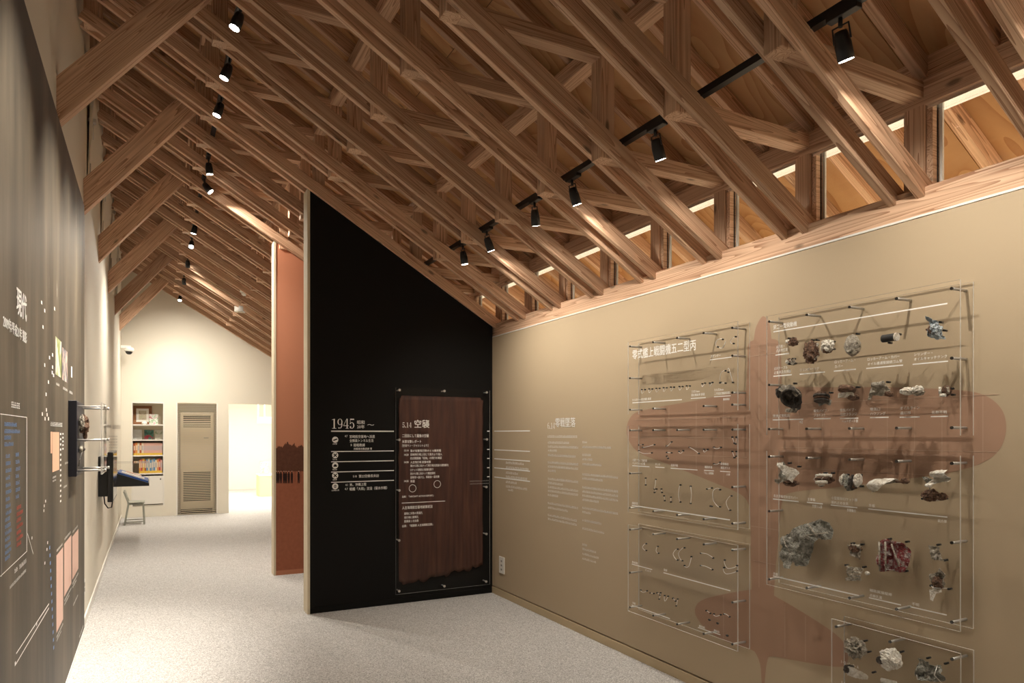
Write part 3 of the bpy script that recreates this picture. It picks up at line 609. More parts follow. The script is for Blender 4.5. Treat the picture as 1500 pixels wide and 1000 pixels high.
# ---------------------------------------------------------------- salmon photograph printed on the second partition
PP = Plane('y', YP); rnd = random.Random(5)
gu0, gu1 = 404, 441
poly(PP, wall_pink, 'ground_print', [(gu0, 708), (gu1 + 6, 706.5), (gu1 + 6, 833), (gu0, 836)], M_PINKD)
pts = [(gu0, 690)]
u = gu0
while u < gu1 + 6: pts.append((u, 653 + 9 * noise.noise((u * 0.13, 0, 0)) + rnd.uniform(-1.5, 1.5) - (4 if 420 < u < 432 else 0))); u += 0.5
pts.append((gu1 + 6, 690)); poly(PP, wall_pink, 'tree_print', pts, M_TREE, 0.0008)
for i in range(9):
    u = gu0 + 2 + i * 4.3; poly(PP, wall_pink, 'trunk_print', [(u, 688), (u + 0.7, 688), (u + 0.5, 706), (u + 0.1, 706)], M_TREE, 0.0008)
poly(PP, wall_pink, 'hedge_print', [(gu0, 686), (gu1 + 6, 686), (gu1 + 6, 706.6), (gu0, 708.2)], M_PINKD, 0.0007)
for u in (405, 408, 411.5, 416, 419, 423, 427.5, 437.5):
    poly(PP, wall_pink, 'figure_print', [(u - 1.7, 697), (u - 1.6, 693.5), (u - 0.7, 692.6), (u - 0.9, 690.6), (u + 0.9, 690.6), (u + 0.7, 692.6), (u + 1.6, 693.5), (u + 1.7, 698), (u + 1.3, 707.6), (u + 0.3, 707.6), (u, 702), (u - 0.3, 707.6), (u - 1.3, 707.6)], M_MAN, 0.0011)
    poly(PP, wall_pink, 'cap_print', [(u - 1.0, 690.8), (u + 1.0, 690.8), (u + 0.8, 689.4), (u - 0.8, 689.4)], M_MANS, 0.0012)

# ---------------------------------------------------------------- acrylic display panels on the beige wall
XP, XPB = 2.762, 2.848                         # room face of the front plates; room face of the back plates
PF = Plane('r', XP); PBK = Plane('r', XPB)
def panel(label, u0, vt, u1, vb, pins, zb=None):
    """u1/vt/vb: the plate's corners as seen at its near edge u1; u0: its far edge"""
    a = PF.at(u1, vb); b = PF.at(u0, vt); ya, yb = a.y, b.y; z1 = PF.at(u1, vt).z; z0 = zb if zb is not None else a.z
    t = empty('acrylic_display', (XR, (ya + yb) / 2, z0), label, 'acrylic panel')
    def pl(name, x, th, edge): return prism(name, [(x, ya, z0), (x, yb, z0), (x, yb, z1), (x, ya, z1)], (th, 0, 0), M_ACR, t, edge)
    pl('front_plate', XP, 0.008, M_EDGE); pl('back_plate', XPB, 0.008, M_EDGE)
    for u, f in pins:
        y_ = PF.at(u, 500).y; z_ = z1 - 0.03 if f == 't' else z0 + 0.03 if f == 'b' else z0 + (z1 - z0) * f
        s_ = rod('standoff', (XP + 0.0, y_, z_), (XPB + 0.008, y_, z_), 0.0058, M_STEEL, t); rod('cap', (XP - 0.004, y_, z_), (XP + 0.001, y_, z_), 0.0062, M_BOLT, s_)
    return t
LU = (923, 957, 992, 1031, 1073); RU = (1127, 1182, 1244.5, 1313.5, 1394.5)
row = lambda us, f: [(u, f) for u in us]
L1 = panel('clear acrylic panel headed with a large white Japanese title, rows of tiny wire loops', 919.5, 470.4, 1080, 600.4, row(LU, 't') + row((923, 957, 1031, 1073), 'b') + [(923, 0.5), (1073, 0.62), (1073, 0.2)])
L2 = panel('clear acrylic panel of bent wires across the printed wing tip, below the titled panel', 919.5, 620.7, 1080, 776, row(LU, 't') + row(LU, 'b') + [(923, 0.45), (1073, 0.4)])
L3 = panel('clear acrylic panel of loose wires just above the floor, beside the printed tail', 919.5, 798.5, 1080, 954, row(LU, 't') + row(LU, 'b') + [(923, 0.45), (1073, 0.45)])
R1 = panel('clear acrylic panel of engine relics over the printed wing, topmost of its column', 1122.5, 409, 1406, 637.6, row(RU, 't') + row(RU, 'b') + [(1127, 0.42), (1394.5, 0.5)])
R2 = panel('clear acrylic panel of torn airframe skin relics, middle of its column', 1122.5, 667.6, 1406, 925, row(RU, 't') + row(RU, 'b') + [(1127, 0.55), (1394.5, 0.5)])
R3 = panel('clear acrylic panel of small pale relics near the floor, lowest of its column', 1217.5, 957, 1406.5, 1000, row((1225, 1304, 1395), 't') + row((1225, 1304, 1395), 'b'), zb=0.16)

# writing on the plates
text(PF, L1, '零式艦上戦闘機五二型丙', 926.5, 527, 14.5, 1019.5, 0.02)
text(PF, L1, 'スピンナー', 1041, 524, 4, 1056); rule(PF, L1, 1040, 527, 1072, 1.2)
text(PF, L1, '九七式7.7mm固定機銃 薬莢', 926.5, 587.5, 3.6, 954); rule(PF, L1, 926.5, 589.8, 999, 1.4)
text(PF, L1, '三式13mm', 1013, 575.5, 4, 1025); text(PF, L1, '固定機銃弾 弾頭', 1013, 580.5, 4, 1032.5); rule(PF, L1, 1012, 583.5, 1034, 1.2)
text(PF, L1, '九九式20mm', 1046.5, 573, 4, 1060); text(PF, L1, '二号固定機銃四型', 1046.5, 578.5, 4, 1069.5); rule(PF, L1, 1046, 581, 1070.5, 1.2); text(PF, L1, '機銃弾倉', 1059.5, 586.5, 3.4, 1069)
text(PF, L2, '主翼フラップ操作桿', 927, 675.5, 4, 948); text(PF, L2, 'ヘッドクッション部', 927, 680, 4, 945); rule(PF, L2, 926.5, 681.8, 951.5, 1.2)
text(PF, L2, 'タンク', 960, 681.5, 3.6, 967); rule(PF, L2, 960, 683.8, 973.5, 1.2); text(PF, L2, '名称不明', 983, 683, 3.8, 993); rule(PF, L2, 982.5, 685.5, 1022, 1.2)
text(PF, L2, '風防枠部', 1032.5, 685.5, 3.8, 1043.5); rule(PF, L2, 1031.5, 688.5, 1046, 1.2); text(PF, L2, '「乙」点検扉', 1032, 694, 3.6, 1045.5)
text(PF, L2, '防弾構造', 1056, 681, 3.8, 1067.5); text(PF, L2, '風防ガラス', 1056, 686.5, 3.8, 1069.5); rule(PF, L2, 1055, 690, 1070, 1.2); text(PF, L2, '上部', 1064, 696, 3.4, 1069.5)
text(PF, L2, '操縦装置', 926, 738, 3.6, 934.5); rule(PF, L2, 925.5, 739.8, 1069.5, 1.4)
text(PF, L3, '無線機', 926, 824.5, 3.6, 934.5); rule(PF, L3, 925.5, 825.8, 955.5, 1.2); text(PF, L3, 'アンテナ', 945, 836, 3, 954); text(PF, L3, '電線', 972.5, 835.8, 3.6, 977.5); rule(PF, L3, 972, 838.4, 1070, 1.3)
text(PF, L3, '不明', 926.5, 884.5, 3.6, 931); rule(PF, L3, 925.5, 885.8, 981.5, 1.3); text(PF, L3, '機体鋲', 1024, 918, 3.6, 1033); rule(PF, L3, 1022.5, 918.5, 1042, 1.2); text(PF, L3, '継手金具', 1046, 924.5, 3.6, 1054); rule(PF, L3, 1045, 925.8, 1055.5, 1.2)
text(PF, R1, '栄二一型発動機', 1133, 483, 7, 1167.5, 0.02); rule(PF, R1, 1133, 486, 1388, 1.6)
for p_, rows in ((R1, (('点火栓・', 1137, 510.5, 1149), ('点火栓座管', 1137, 516, 1154.5), (None, 1136, 520, 1156), ('点火ケーブル', 1134, 542, 1154), ('止金具及支持部', 1134, 548, 1159), (None, 1133, 551, 1160), ('シリンダーヘッド', 1172.5, 544, 1200), (None, 1171.5, 548, 1208.5),
                       ('ロッカーアーム・', 1223, 532.5, 1253), ('カバー', 1223, 539, 1235), (None, 1221.5, 543.5, 1254), ('ロッカーアーム・カバー', 1271, 528.5, 1318), ('オイル連通管接続ゴム管', 1271, 535.5, 1322), (None, 1269, 539.5, 1323), ('シリンダー・', 1339, 521.5, 1366), ('オイルキャッチタンク', 1339, 528.5, 1387.5), (None, 1337, 533.5, 1389),
                       ('降流式気化器', 1132.5, 611.5, 1157.5), (None, 1132, 614.8, 1177), ('※2', 1171, 620, 1176), ('吸気パイプ・', 1192.5, 604, 1214), ('ジョイント', 1192.5, 610, 1209.5), (None, 1192, 613.3, 1217), ('吸気パイプ・', 1231, 603, 1254), ('取付フランジ', 1231, 609, 1255.5), (None, 1230.5, 612.8, 1257.5), ('ヘッドポート側', 1233.5, 619, 1257),
                       ('吸気口', 1275, 601.5, 1289.5), ('ハウジング', 1275, 608, 1297.5), (None, 1274.5, 611.5, 1302), ('オイルライン', 1319, 600, 1347), ('連結部', 1319, 607, 1334), (None, 1318, 611, 1347.5), ('名称不明', 1365, 606, 1387), (None, 1363.5, 610, 1389))),
                 (R2, (('右主車輪収納部カバー', 1133.5, 728, 1169), (None, 1132.5, 730.5, 1170), ('主車輪', 1183, 733, 1194.5), (None, 1182, 735.3, 1205.5), ('外側リム部', 1190, 743, 1204.5), ('小型爆弾/ロケット弾', 1218, 731, 1256), ('振れ止め金具', 1218, 737.5, 1243), (None, 1217, 739.3, 1256), ('外側後方', 1241, 749, 1254),
                       ('外板', 1273, 742, 1282), (None, 1272, 745, 1388), ('前方部', 1374, 764.5, 1387), ('外板', 1133, 842, 1140), (None, 1132.5, 843.3, 1258.5), ('補助翼操縦棒', 1274, 866, 1307), ('点検孔蓋', 1274, 873.5, 1292.5), (None, 1273, 875, 1320), ('不明', 1336, 886, 1346.5), (None, 1333.5, 888.3, 1387))),
                 (R3, (('1・D・C・O・A', 1232.5, 971, 1258),))):
    for b_, u0, v, u1 in rows:
        if b_ is None: rule(PF, p_, u0, v, u1, 1.7)
        else: text(PF, p_, b_, u0, v, 4.6, u1, 0.015)
strokes(PF, R3, 1232, 1000, 4, 1240)

# small wires tied through the plates
def wpt(u, v, out=0.006): q = PF.at(u, v); return q + Vector((-out, 0, 0))
def wire(parent, pts, out=0.010, r=0.0016, dots=True):
    ps = smooth(pts, 5)[:(len(pts) - 1) * 5 + 1] if len(pts) > 2 else pts
    n = len(ps); w_ = tube('wire', [wpt(u, v, 0.001 + out * math.sin(math.pi * i / (n - 1))) for i, (u, v) in enumerate(ps)], r, M_WIRE, parent, seg=5)
    if dots:
        for u, v in (pts[0][:2], pts[-1][:2]): q = PF.at(u, v); rod('grommet', q + Vector((-0.006, 0, 0)), q + Vector((0.004, 0, 0)), 0.0042, M_CAP, w_, 8)
for i in range(7):
    u = 940.5 + i * 10.6 + (2 if i > 4 else 0); v = 570.5 - i * 0.9; wire(L1, [(u, v), (u + 2.2, v + 5.5), (u + 4.6, v)])
for u, v in ((1029, 562), (1040, 561)): wire(L1, [(u, v), (u + 2, v + 4.5), (u + 4, v - 1)])
wire(L1, [(1052, 508), (1050, 503), (1054, 497), (1059, 497)]); wire(L1, [(1054, 508.5), (1061, 509), (1063, 500)], dots=False); wire(L1, [(1078, 493), (1072, 500), (1075, 503)])
wire(L1, [(1056, 560), (1058, 547), (1063, 543)]); wire(L1, [(1067, 545), (1070, 540), (1074, 560)]); wire(L1, [(1055, 560.5), (1063, 561)])
for pts in ([(936, 651.5), (942, 651)], [(936, 660), (945, 664), (955, 663)], [(942, 655), (950, 654), (959, 651)], [(977, 653), (981, 652), (984, 647)], [(977, 662.5), (984, 663)], [(977, 668), (979, 671)], [(995, 661), (999, 664), (1001, 660)], [(1010, 655), (1018, 658), (1024, 664)], [(1031.5, 658), (1034, 662), (1037, 658)], [(1046, 655), (1052, 657), (1056, 655)], [(1046, 679), (1052, 680), (1055, 677)], [(1073, 640), (1076, 649)], [(1079, 640), (1078, 650)], [(1073, 661), (1076, 670)], [(1079, 661), (1079, 668)],
            [(946, 700), (946, 710)], [(961, 702), (962, 709), (959, 716)], [(959, 721), (962, 716)], [(969, 716), (970, 721)], [(973, 726), (974, 733)], [(983, 728), (983, 735)], [(997, 710), (996, 723), (997, 735)], [(1012, 712), (1015, 724), (1012, 737)], [(1036, 716), (1043, 714.5)], [(1055, 717), (1047, 718), (1047, 733), (1055, 742)], [(1041, 741), (1043, 741.5)], [(1072, 726), (1066, 735), (1070, 747)]): wire(L2, pts)
for pts in ([(947, 796), (943, 801), (947, 806)], [(964, 800), (963, 806), (965, 810)], [(993, 804), (988, 811), (993, 820)], [(1003, 802), (996, 810), (1000, 821)], [(1013, 815), (1011, 829), (1003, 828)], [(1027, 810), (1038, 811), (1045, 817)], [(1027, 828), (1036, 829), (1044, 834)], [(1062, 820), (1068, 832), (1080, 828)], [(1061, 831), (1066, 840), (1080, 836)],
            [(939, 864), (944, 867), (948, 865)], [(953, 868), (958, 869)], [(963, 868), (967, 871)], [(968, 868), (966, 877)], [(974, 872), (976, 880), (979, 873)], [(986, 876), (990, 880)], [(993, 877), (991, 887)], [(1035, 894), (1041, 898)], [(1046, 899), (1051, 902), (1056, 900)], [(1061, 899), (1066, 899), (1069, 903)], [(1039, 907), (1040, 908)], [(1051, 912), (1052, 913)], [(1065, 930), (1066, 931)]): wire(L3, pts)

# ---------------------------------------------------------------- relics tied to the plates
AL = mottled('weathered_aluminium', [(0.32, (0.10, 0.085, 0.065)), (0.46, (0.30, 0.265, 0.21)), (0.58, (0.48, 0.44, 0.37)), (0.72, (0.72, 0.69, 0.63))], 30, 0.5, 0.25)
ALW = mottled('white_corroded_aluminium', [(0.30, (0.30, 0.24, 0.17)), (0.42, (0.62, 0.57, 0.48)), (0.6, (0.82, 0.80, 0.74)), (0.75, (0.88, 0.86, 0.82))], 22, 0.6, 0.05)
ALB = mottled('blue_grey_corroded_aluminium', [(0.34, (0.07, 0.08, 0.09)), (0.48, (0.34, 0.40, 0.44)), (0.6, (0.62, 0.69, 0.73)), (0.75, (0.80, 0.83, 0.84))], 28, 0.5, 0.1)
IR = mottled('rusty_iron', [(0.34, (0.045, 0.026, 0.018)), (0.5, (0.14, 0.075, 0.045)), (0.64, (0.27, 0.16, 0.10)), (0.8, (0.42, 0.31, 0.22))], 30, 0.75, 0.1)
DK = mottled('sooty_metal', [(0.35, (0.02, 0.017, 0.015)), (0.55, (0.07, 0.058, 0.048)), (0.75, (0.26, 0.22, 0.18))], 26, 0.6, 0.2)
RD = mottled('red_painted_skin', [(0.36, (0.06, 0.010, 0.012)), (0.47, (0.24, 0.022, 0.026)), (0.53, (0.20, 0.13, 0.12)), (0.64, (0.52, 0.46, 0.43))], 26, 0.5, 0.1)
GY = mottled('grey_green_skin', [(0.34, (0.09, 0.085, 0.07)), (0.48, (0.24, 0.235, 0.20)), (0.62, (0.38, 0.37, 0.33)), (0.76, (0.62, 0.60, 0.55))], 24, 0.6, 0.2)
RB = plain('black_rubber', (0.02, 0.019, 0.018), 0.6, bump=0.3, bscale=120)
def px(u, v): # metres per pixel on the front plates
    return (PF.at(u, v) - PF.at(u, v + 1)).z, (PF.at(u, v) - PF.at(u + 1, v)).y
def relic(label, u, v): return empty('aircraft_relic', PF.at(u, v), label, 'relic')
def lump(name, parent, u, v, w_, h_, dep, mat, seed=0, amp=0.35, freq=2.2, sub=4, out=0.5, tilt=0):
    mz, my = px(u, v); bm = bmesh.new(); bmesh.ops.create_icosphere(bm, subdivisions=sub, radius=1); c = PF.at(u, v) + Vector((-dep * out, 0, 0)); vs = []
    R_ = Matrix.Rotation(math.radians(tilt), 3, 'X')
    for q in bm.verts:
        p = q.co.copy(); n1 = noise.noise(p * freq + Vector((seed * 3.1, seed, 0))); n2 = noise.noise(p * freq * 3 + Vector((0, seed * 2.3, seed))); f = 1.12 + amp * (1.3 * n1 + 0.6 * n2 + 0.55 * (0.5 - abs(noise.noise(p * freq * 5 + Vector((seed, 0, 4))))))
        p = R_ @ Vector((p.x * f * dep * 0.5, p.y * f * w_ * my * 0.5, p.z * f * h_ * mz * 0.5)); p = c + p; p.x = min(p.x, XP + 0.0005); vs.append(p)
    fs = [[x.index for x in f.verts] for f in bm.faces]; bm.free(); return mesh(name, vs, fs, mat, parent)
def inside(x, y, P):
    c = False; j = len(P) - 1
    for i in range(len(P)):
        if (P[i][1] > y) != (P[j][1] > y) and x < (P[j][0] - P[i][0]) * (y - P[i][1]) / (P[j][1] - P[i][1]) + P[i][0]: c = not c
        j = i
    return c
def sheet(name, parent, P, mat, crump=0.02, seed=0, out=0.012, n=44, freq=16, bend=None, th=0.0018, rag=0.6):
    """torn sheet inside pixel outline P, crumpled towards the room; bend(s,t) adds its own relief (metres)"""
    u0, u1 = min(p[0] for p in P), max(p[0] for p in P); v0, v1 = min(p[1] for p in P), max(p[1] for p in P); st_ = max(u1 - u0, v1 - v0) / n; nu, nv = int((u1 - u0) / st_) + 2, int((v1 - v0) / st_) + 2
    idx, vs, fs = {}, [], []
    def vert(i, j):
        if (i, j) not in idx:
            u, v = u0 + (i - 0.5) * st_, v0 + (j - 0.5) * st_; q = PF.at(u, v); k = Vector((seed * 5.1, q.y * freq, q.z * freq))
            d = crump * (noise.noise(k) + 0.5 * noise.noise(k * 2.3) + 0.25 * abs(noise.noise(k * 5)))
            if bend: d += bend((u - u0) / (u1 - u0), (v - v0) / (v1 - v0))
            e = st_ * 0.35; q = PF.at(u + e * noise.noise(k * 7), v + e * noise.noise(k * 7 + Vector((9, 9, 9)))); idx[(i, j)] = len(vs); vs.append(q + Vector((-max(out + d, 0.003), 0, 0)))
        return idx[(i, j)]
    for i in range(nu):
        for j in range(nv):
            uc, vc = u0 + i * st_, v0 + j * st_; k = Vector((uc * 0.35, vc * 0.35, seed))
            if inside(uc + rag * noise.noise(k), vc + rag * noise.noise(k + Vector((7, 7, 7))), P): fs.append([vert(i, j), vert(i + 1, j), vert(i + 1, j + 1), vert(i, j + 1)])
    o = mesh(name, vs, fs, mat, parent); m = o.modifiers.new('thickness', 'SOLIDIFY'); m.thickness = th; return o
def pipe(name, parent, pts, r, mat, out=0.02, seg=10): return tube(name, [wpt(u, v, out) for u, v in pts], r, mat, parent, seg=seg)
def ties(parent, *pts):
    for u, v in pts: q = PF.at(u, v); rod('tie_grommet', q + Vector((-0.014, 0, 0)), q + Vector((0.008, 0, 0)), 0.0045, M_CAP, parent, 8)
def strap(parent, *pts): tube('strap', [wpt(u, v, o_) for u, v, o_ in pts], 0.0013, M_WIRE, parent, seg=5)

r_ = relic('tiny spark plug relic of rusty metal above the ignition cable clamp', 1163, 507); pipe('plug_shell', r_, [(1155, 500), (1161, 501)], 0.009, ALW, 0.014); lump('plug_body', r_, 1165, 501, 10, 10, 0.03, IR, 1); ties(r_, (1157.5, 495.5), (1164, 495))
r_ = relic('tiny pale ignition cable clamp with black grommets below the spark plug', 1161, 537); lump('clamp', r_, 1157, 530, 6, 6, 0.02, ALW, 2); lump('clamp', r_, 1164, 530, 5, 8, 0.02, AL, 3); pipe('band', r_, [(1157, 526), (1161, 530), (1164, 526)], 0.004, IR, 0.016); ties(r_, (1158, 526.5), (1163.5, 525.5), (1158.5, 533), (1165, 532))
r_ = relic('finned cylinder head chunk of burnt brown metal, tallest in the top row', 1192, 530)
for i in range(7):
    u = 1184 + i * 2.9; h = 15 - abs(i - 3) * 1.2; vv = 513 + (i % 2) * 1.5 + i * 0.2
    sheet('fin', r_, [(u - 1.3, vv - h), (u + 1.2, vv - h + 1.5), (u + 1.5, vv + h), (u - 1.2, vv + h - 2)], (AL, IR, AL)[i % 3], 0.014, i, 0.014 + 0.008 * (i % 2), n=22, freq=40, th=0.006)
lump('core', r_, 1193, 516, 17, 26, 0.04, IR, 5, 0.3, 3); ties(r_, (1191.5, 498), (1198.5, 498))
r_ = relic('small pale broken casting piece beside the finned cylinder head', 1217, 518); lump('casting', r_, 1217, 507, 14, 15, 0.045, ALW, 7, 0.3); lump('broken_face', r_, 1216, 513, 9, 8, 0.04, IR, 8, 0.3); ties(r_, (1221.5, 500), (1221.5, 511))
r_ = relic('egg-shaped grey rocker arm cover relic', 1254, 521); lump('cover', r_, 1254, 506, 17, 27, 0.05, AL, 9, 0.18, 1.5); lump('lug', r_, 1246.5, 503, 4, 9, 0.02, AL, 10, 0.2); lump('lower_lip', r_, 1254, 515, 14, 8, 0.04, AL, 11, 0.3); ties(r_, (1257.5, 489), (1245, 500))
r_ = relic('short black rubber hose relic with a bright clamp end', 1308, 500); pipe('hose', r_, [(1298, 496.5), (1300, 496.3), (1312, 494.5), (1317, 493.8)], 0.0165, RB, 0.022, 14); pipe('clamp_end', r_, [(1317, 493.8), (1319.5, 493.5)], 0.0175, ALW, 0.022, 14); ties(r_, (1304, 491), (1318, 489.5), (1304.5, 502))
r_ = relic('crumpled blue-grey oil catch tank relic', 1376, 497); sheet('tank_shell', r_, [(1364, 463), (1369, 465), (1373, 469), (1380, 470), (1380, 480), (1384, 487), (1388, 497), (1374, 496), (1365, 493), (1366, 486), (1369, 480), (1367, 474)], ALB, 0.03, 4, 0.02, n=40, freq=24); lump('tank_body', r_, 1376, 485, 13, 20, 0.05, ALB, 13, 0.35); lump('rusty_patch', r_, 1374, 484, 5, 12, 0.06, IR, 14, 0.2); ties(r_, (1379.5, 472), (1385, 484)); lump('bolt', r_, 1364, 483, 6, 4, 0.03, IR, 15, 0.2)
r_ = relic('large black intake elbow with a silver flap, leftover of the carburettor', 1168, 603)
lathe('elbow_mouth', [(0.030, 0), (0.042, 0.01), (0.045, 0.035), (0.05, 0.04), (0.05, 0.046), (0.040, 0.044), (0.034, 0.02)], PF.at(1168, 577) + Vector((-0.026, 0, 0)), (-0.8, -0.3, -0.5), DK, r_); sheet('silver_flap', r_, [(1152, 571), (1158, 565), (1168, 563), (1176, 567), (1184, 577), (1178, 581), (1168, 573), (1156, 574)], AL, 0.008, 21, 0.05, n=36); lump('hinge_block', r_, 1149, 575, 8, 14, 0.05, DK, 16, 0.25)
for i, v in enumerate((585, 593, 600)): sheet('louver', r_, [(1157, v - 2), (1174, v - 1.5), (1174, v + 1.8), (1157, v + 1)], AL, 0.006, 30 + i, 0.03, n=26)
sheet('lower_scrap', r_, [(1157, 599), (1173, 598), (1173, 604), (1160, 604), (1154, 603)], AL, 0.012, 34, 0.02, n=26); lump('throat', r_, 1170, 590, 12, 20, 0.04, DK, 17, 0.25); ties(r_, (1165.5, 561.5), (1147, 568))
r_ = relic('ringed dark pipe joint relic, flattened', 1211, 591)
for i, (v, rr) in enumerate(((577.5, 0.030), (580.5, 0.036), (583.5, 0.033), (587, 0.032))): lathe('ring', [(rr * 0.8, -0.005), (rr, -0.004), (rr, 0.004), (rr * 0.8, 0.005)], PF.at(1211.5, v) + Vector((-0.038, 0, 0)), (0.25, 0.1, 1), (IR, DK, IR, DK)[i], r_)
ties(r_, (1206.5, 575), (1218, 575)); sheet('tatter', r_, [(1200, 586), (1222, 585), (1219, 594), (1212, 591), (1204, 595)], GY, 0.01, 36, 0.012, n=24)
r_ = relic('rust-topped pipe flange relic with a pale lip', 1248, 586); lathe('flange', [(0.035, -0.008), (0.037, 0), (0.035, 0.012)], PF.at(1249, 571) + Vector((-0.039, 0, 0)), (0.3, 0, 1), IR, r_); sheet('pale_lip', r_, [(1236, 576), (1258, 574), (1259, 580), (1248, 582), (1236, 583)], ALW, 0.016, 41, 0.04, n=34); lump('stub', r_, 1254, 582, 12, 8, 0.04, IR, 18, 0.3); ties(r_, (1248, 567.5), (1258, 567))
r_ = relic('open grey intake housing relic with a tubular top', 1296, 586); pipe('tubular_rim', r_, [(1287, 564), (1296, 563.5), (1303, 561.5)], 0.011, AL, 0.04); sheet('housing_wall', r_, [(1287, 564), (1303, 562), (1309, 571), (1311, 578), (1296, 580), (1287, 579), (1283, 586), (1279, 585), (1284, 574)], AL, 0.018, 43, 0.03, n=40, freq=20); ties(r_, (1302, 559.5)); lump('rusty_edge', r_, 1308, 577, 5, 7, 0.05, IR, 19, 0.3)
r_ = relic('pale two-lobed oil line connector relic', 1341, 582); lump('lobe', r_, 1335, 573, 17, 10, 0.05, ALW, 20, 0.18); lump('lobe', r_, 1350, 570, 9, 9, 0.045, ALW, 21, 0.2); lump('neck', r_, 1349, 575, 12, 8, 0.04, AL, 22, 0.3); ties(r_, (1338, 568.5)); strap(r_, (1344, 567, 0.03), (1347, 573, 0.05), (1345, 578, 0.02))
r_ = relic('small caged bronze fitting of unknown name', 1391, 583); lump('core', r_, 1391, 572, 9, 13, 0.04, IR, 23, 0.2); pipe('bar', r_, [(1386, 579), (1394, 579)], 0.006, ALW, 0.04); pipe('bar', r_, [(1386, 567), (1386, 577)], 0.005, ALW, 0.04); pipe('bar', r_, [(1395, 567), (1396, 577)], 0.005, AL, 0.03); ties(r_, (1385, 569.5), (1395, 569), (1385.5, 578.5), (1397, 578))
# middle panel
r_ = relic('folded white wheel cover sheet with a bright triangular flap', 1162, 711); sheet('back_fold', r_, [(1145, 678), (1150, 676), (1157, 686), (1161, 700), (1146, 702), (1143, 697), (1146, 689)], GY, 0.012, 51, 0.012, n=34)
sheet('ribbed_fold', r_, [(1146, 678), (1151, 677), (1162, 684), (1168, 686), (1160, 699), (1152, 690)], ALW, 0.012, 52, 0.03, n=34, bend=lambda s, t: 0.01 * math.sin(s * 18)); sheet('flap', r_, [(1156, 687), (1168, 684), (1177, 687), (1182, 692), (1174, 700), (1171, 706), (1164, 701)], ALW, 0.008, 53, 0.05, n=40, freq=10)
sheet('lower_lip', r_, [(1143, 702), (1161, 698), (1163, 702), (1152, 706), (1148, 709), (1144, 706)], AL, 0.012, 54, 0.04, n=34); lump('core', r_, 1163, 707, 16, 8, 0.04, IR, 24, 0.3); ties(r_, (1157.5, 678), (1171.5, 683))
r_ = relic('ribbed wheel rim piece strapped with thin wires', 1213, 711)
for i, v in enumerate((696, 700, 705.5)): pipe('rib', r_, [(1202 + i, v + 0.4), (1212, v - 0.4), (1224 - 2 * i, v)], 0.0075, (ALW, IR, ALW)[i], 0.03 + 0.005 * i)
lump('web', r_, 1213, 701, 20, 12, 0.03, IR, 25, 0.25); pipe('foot', r_, [(1203, 710), (1212, 709.5)], 0.004, ALW, 0.02); strap(r_, (1203.5, 693, 0.01), (1203.5, 701, 0.055), (1203.5, 711, 0.01)); strap(r_, (1215, 693, 0.01), (1215, 701, 0.055), (1215, 709, 0.01)); ties(r_, (1210, 692.5), (1221, 692.5), (1204, 711))
r_ = relic('bomb rack steady bracket of upright green-white prongs', 1251, 717); lump('prong', r_, 1240, 702, 5, 14, 0.04, ALW, 26, 0.25); lump('prong', r_, 1246, 706, 7, 20, 0.04, GY, 27, 0.3, tilt=-20); lump('prong', r_, 1253, 706, 6, 18, 0.04, DK, 28, 0.25); lump('prong', r_, 1261.5, 703, 6, 17, 0.045, ALW, 29, 0.2); lump('web', r_, 1250, 711, 16, 8, 0.03, IR, 30, 0.3); ties(r_, (1242, 695), (1261, 695.5), (1263, 712), (1244, 717))
r_ = relic('curled white triangular skin plate ending in a rusty bolt', 1303, 722); sheet('curl', r_, [(1281, 711), (1284, 705), (1290, 701.5), (1302, 701), (1320, 700), (1318, 704), (1300, 714), (1283, 721)], ALW, 0.01, 61, 0.03, n=50, bend=lambda s, t: 0.03 * math.sin(min(1, t * 1.2) * 3.1)); lump('rolled_lip', r_, 1310, 705, 18, 4, 0.05, AL, 31, 0.2, tilt=-18); lump('bolt', r_, 1330, 704, 8, 7, 0.04, IR, 32, 0.25); pipe('link', r_, [(1319, 705), (1328, 705)], 0.005, IR, 0.03); ties(r_, (1287, 702))
r_ = relic('cone-shaped white skin scrap over a brown lower bracket', 1380, 722); sheet('cone', r_, [(1376, 692), (1380, 690), (1386, 688), (1400, 688), (1400, 705), (1392, 705), (1384, 707), (1376, 713), (1370, 711), (1374, 701)], ALW, 0.012, 63, 0.05, n=46, bend=lambda s, t: 0.02 * math.sin(t * 9)); sheet('tail_flap', r_, [(1358, 698), (1366, 698), (1374, 702), (1370, 711), (1368, 716), (1364, 706)], GY, 0.01, 64, 0.03, n=30); lump('bracket', r_, 1369, 725, 18, 14, 0.05, IR, 33, 0.35); lump('bracket_end', r_, 1384, 727, 12, 9, 0.04, IR, 34, 0.35); pipe('rail', r_, [(1360, 730), (1380, 731)], 0.006, ALW, 0.02); ties(r_, (1353.5, 730), (1381, 730.5), (1386, 730))
r_ = relic('large arched grey skin sheet torn along every edge, biggest of the relics', 1185, 832); sheet('skin', r_, [(1149, 787), (1157, 783), (1164, 774), (1178, 768), (1192, 765), (1200, 762), (1208, 759), (1217, 764), (1223, 776), (1221, 789), (1212, 790), (1204, 788), (1196, 796), (1193, 804), (1189, 815), (1187, 826), (1180, 829), (1169, 828), (1167, 820), (1164, 832), (1155, 830), (1150, 815), (1148, 808), (1152, 800)], GY, 0.030, 66, 0.02, n=80, freq=11)
pipe('stringer', r_, [(1193, 766), (1199, 775), (1206, 784)], 0.004, AL, 0.045); pipe('stringer', r_, [(1190, 783), (1206, 781), (1222, 779)], 0.003, AL, 0.045); pipe('stringer', r_, [(1156, 784), (1160, 797), (1167, 808)], 0.0035, AL, 0.045); ties(r_, (1193, 765), (1156, 783))
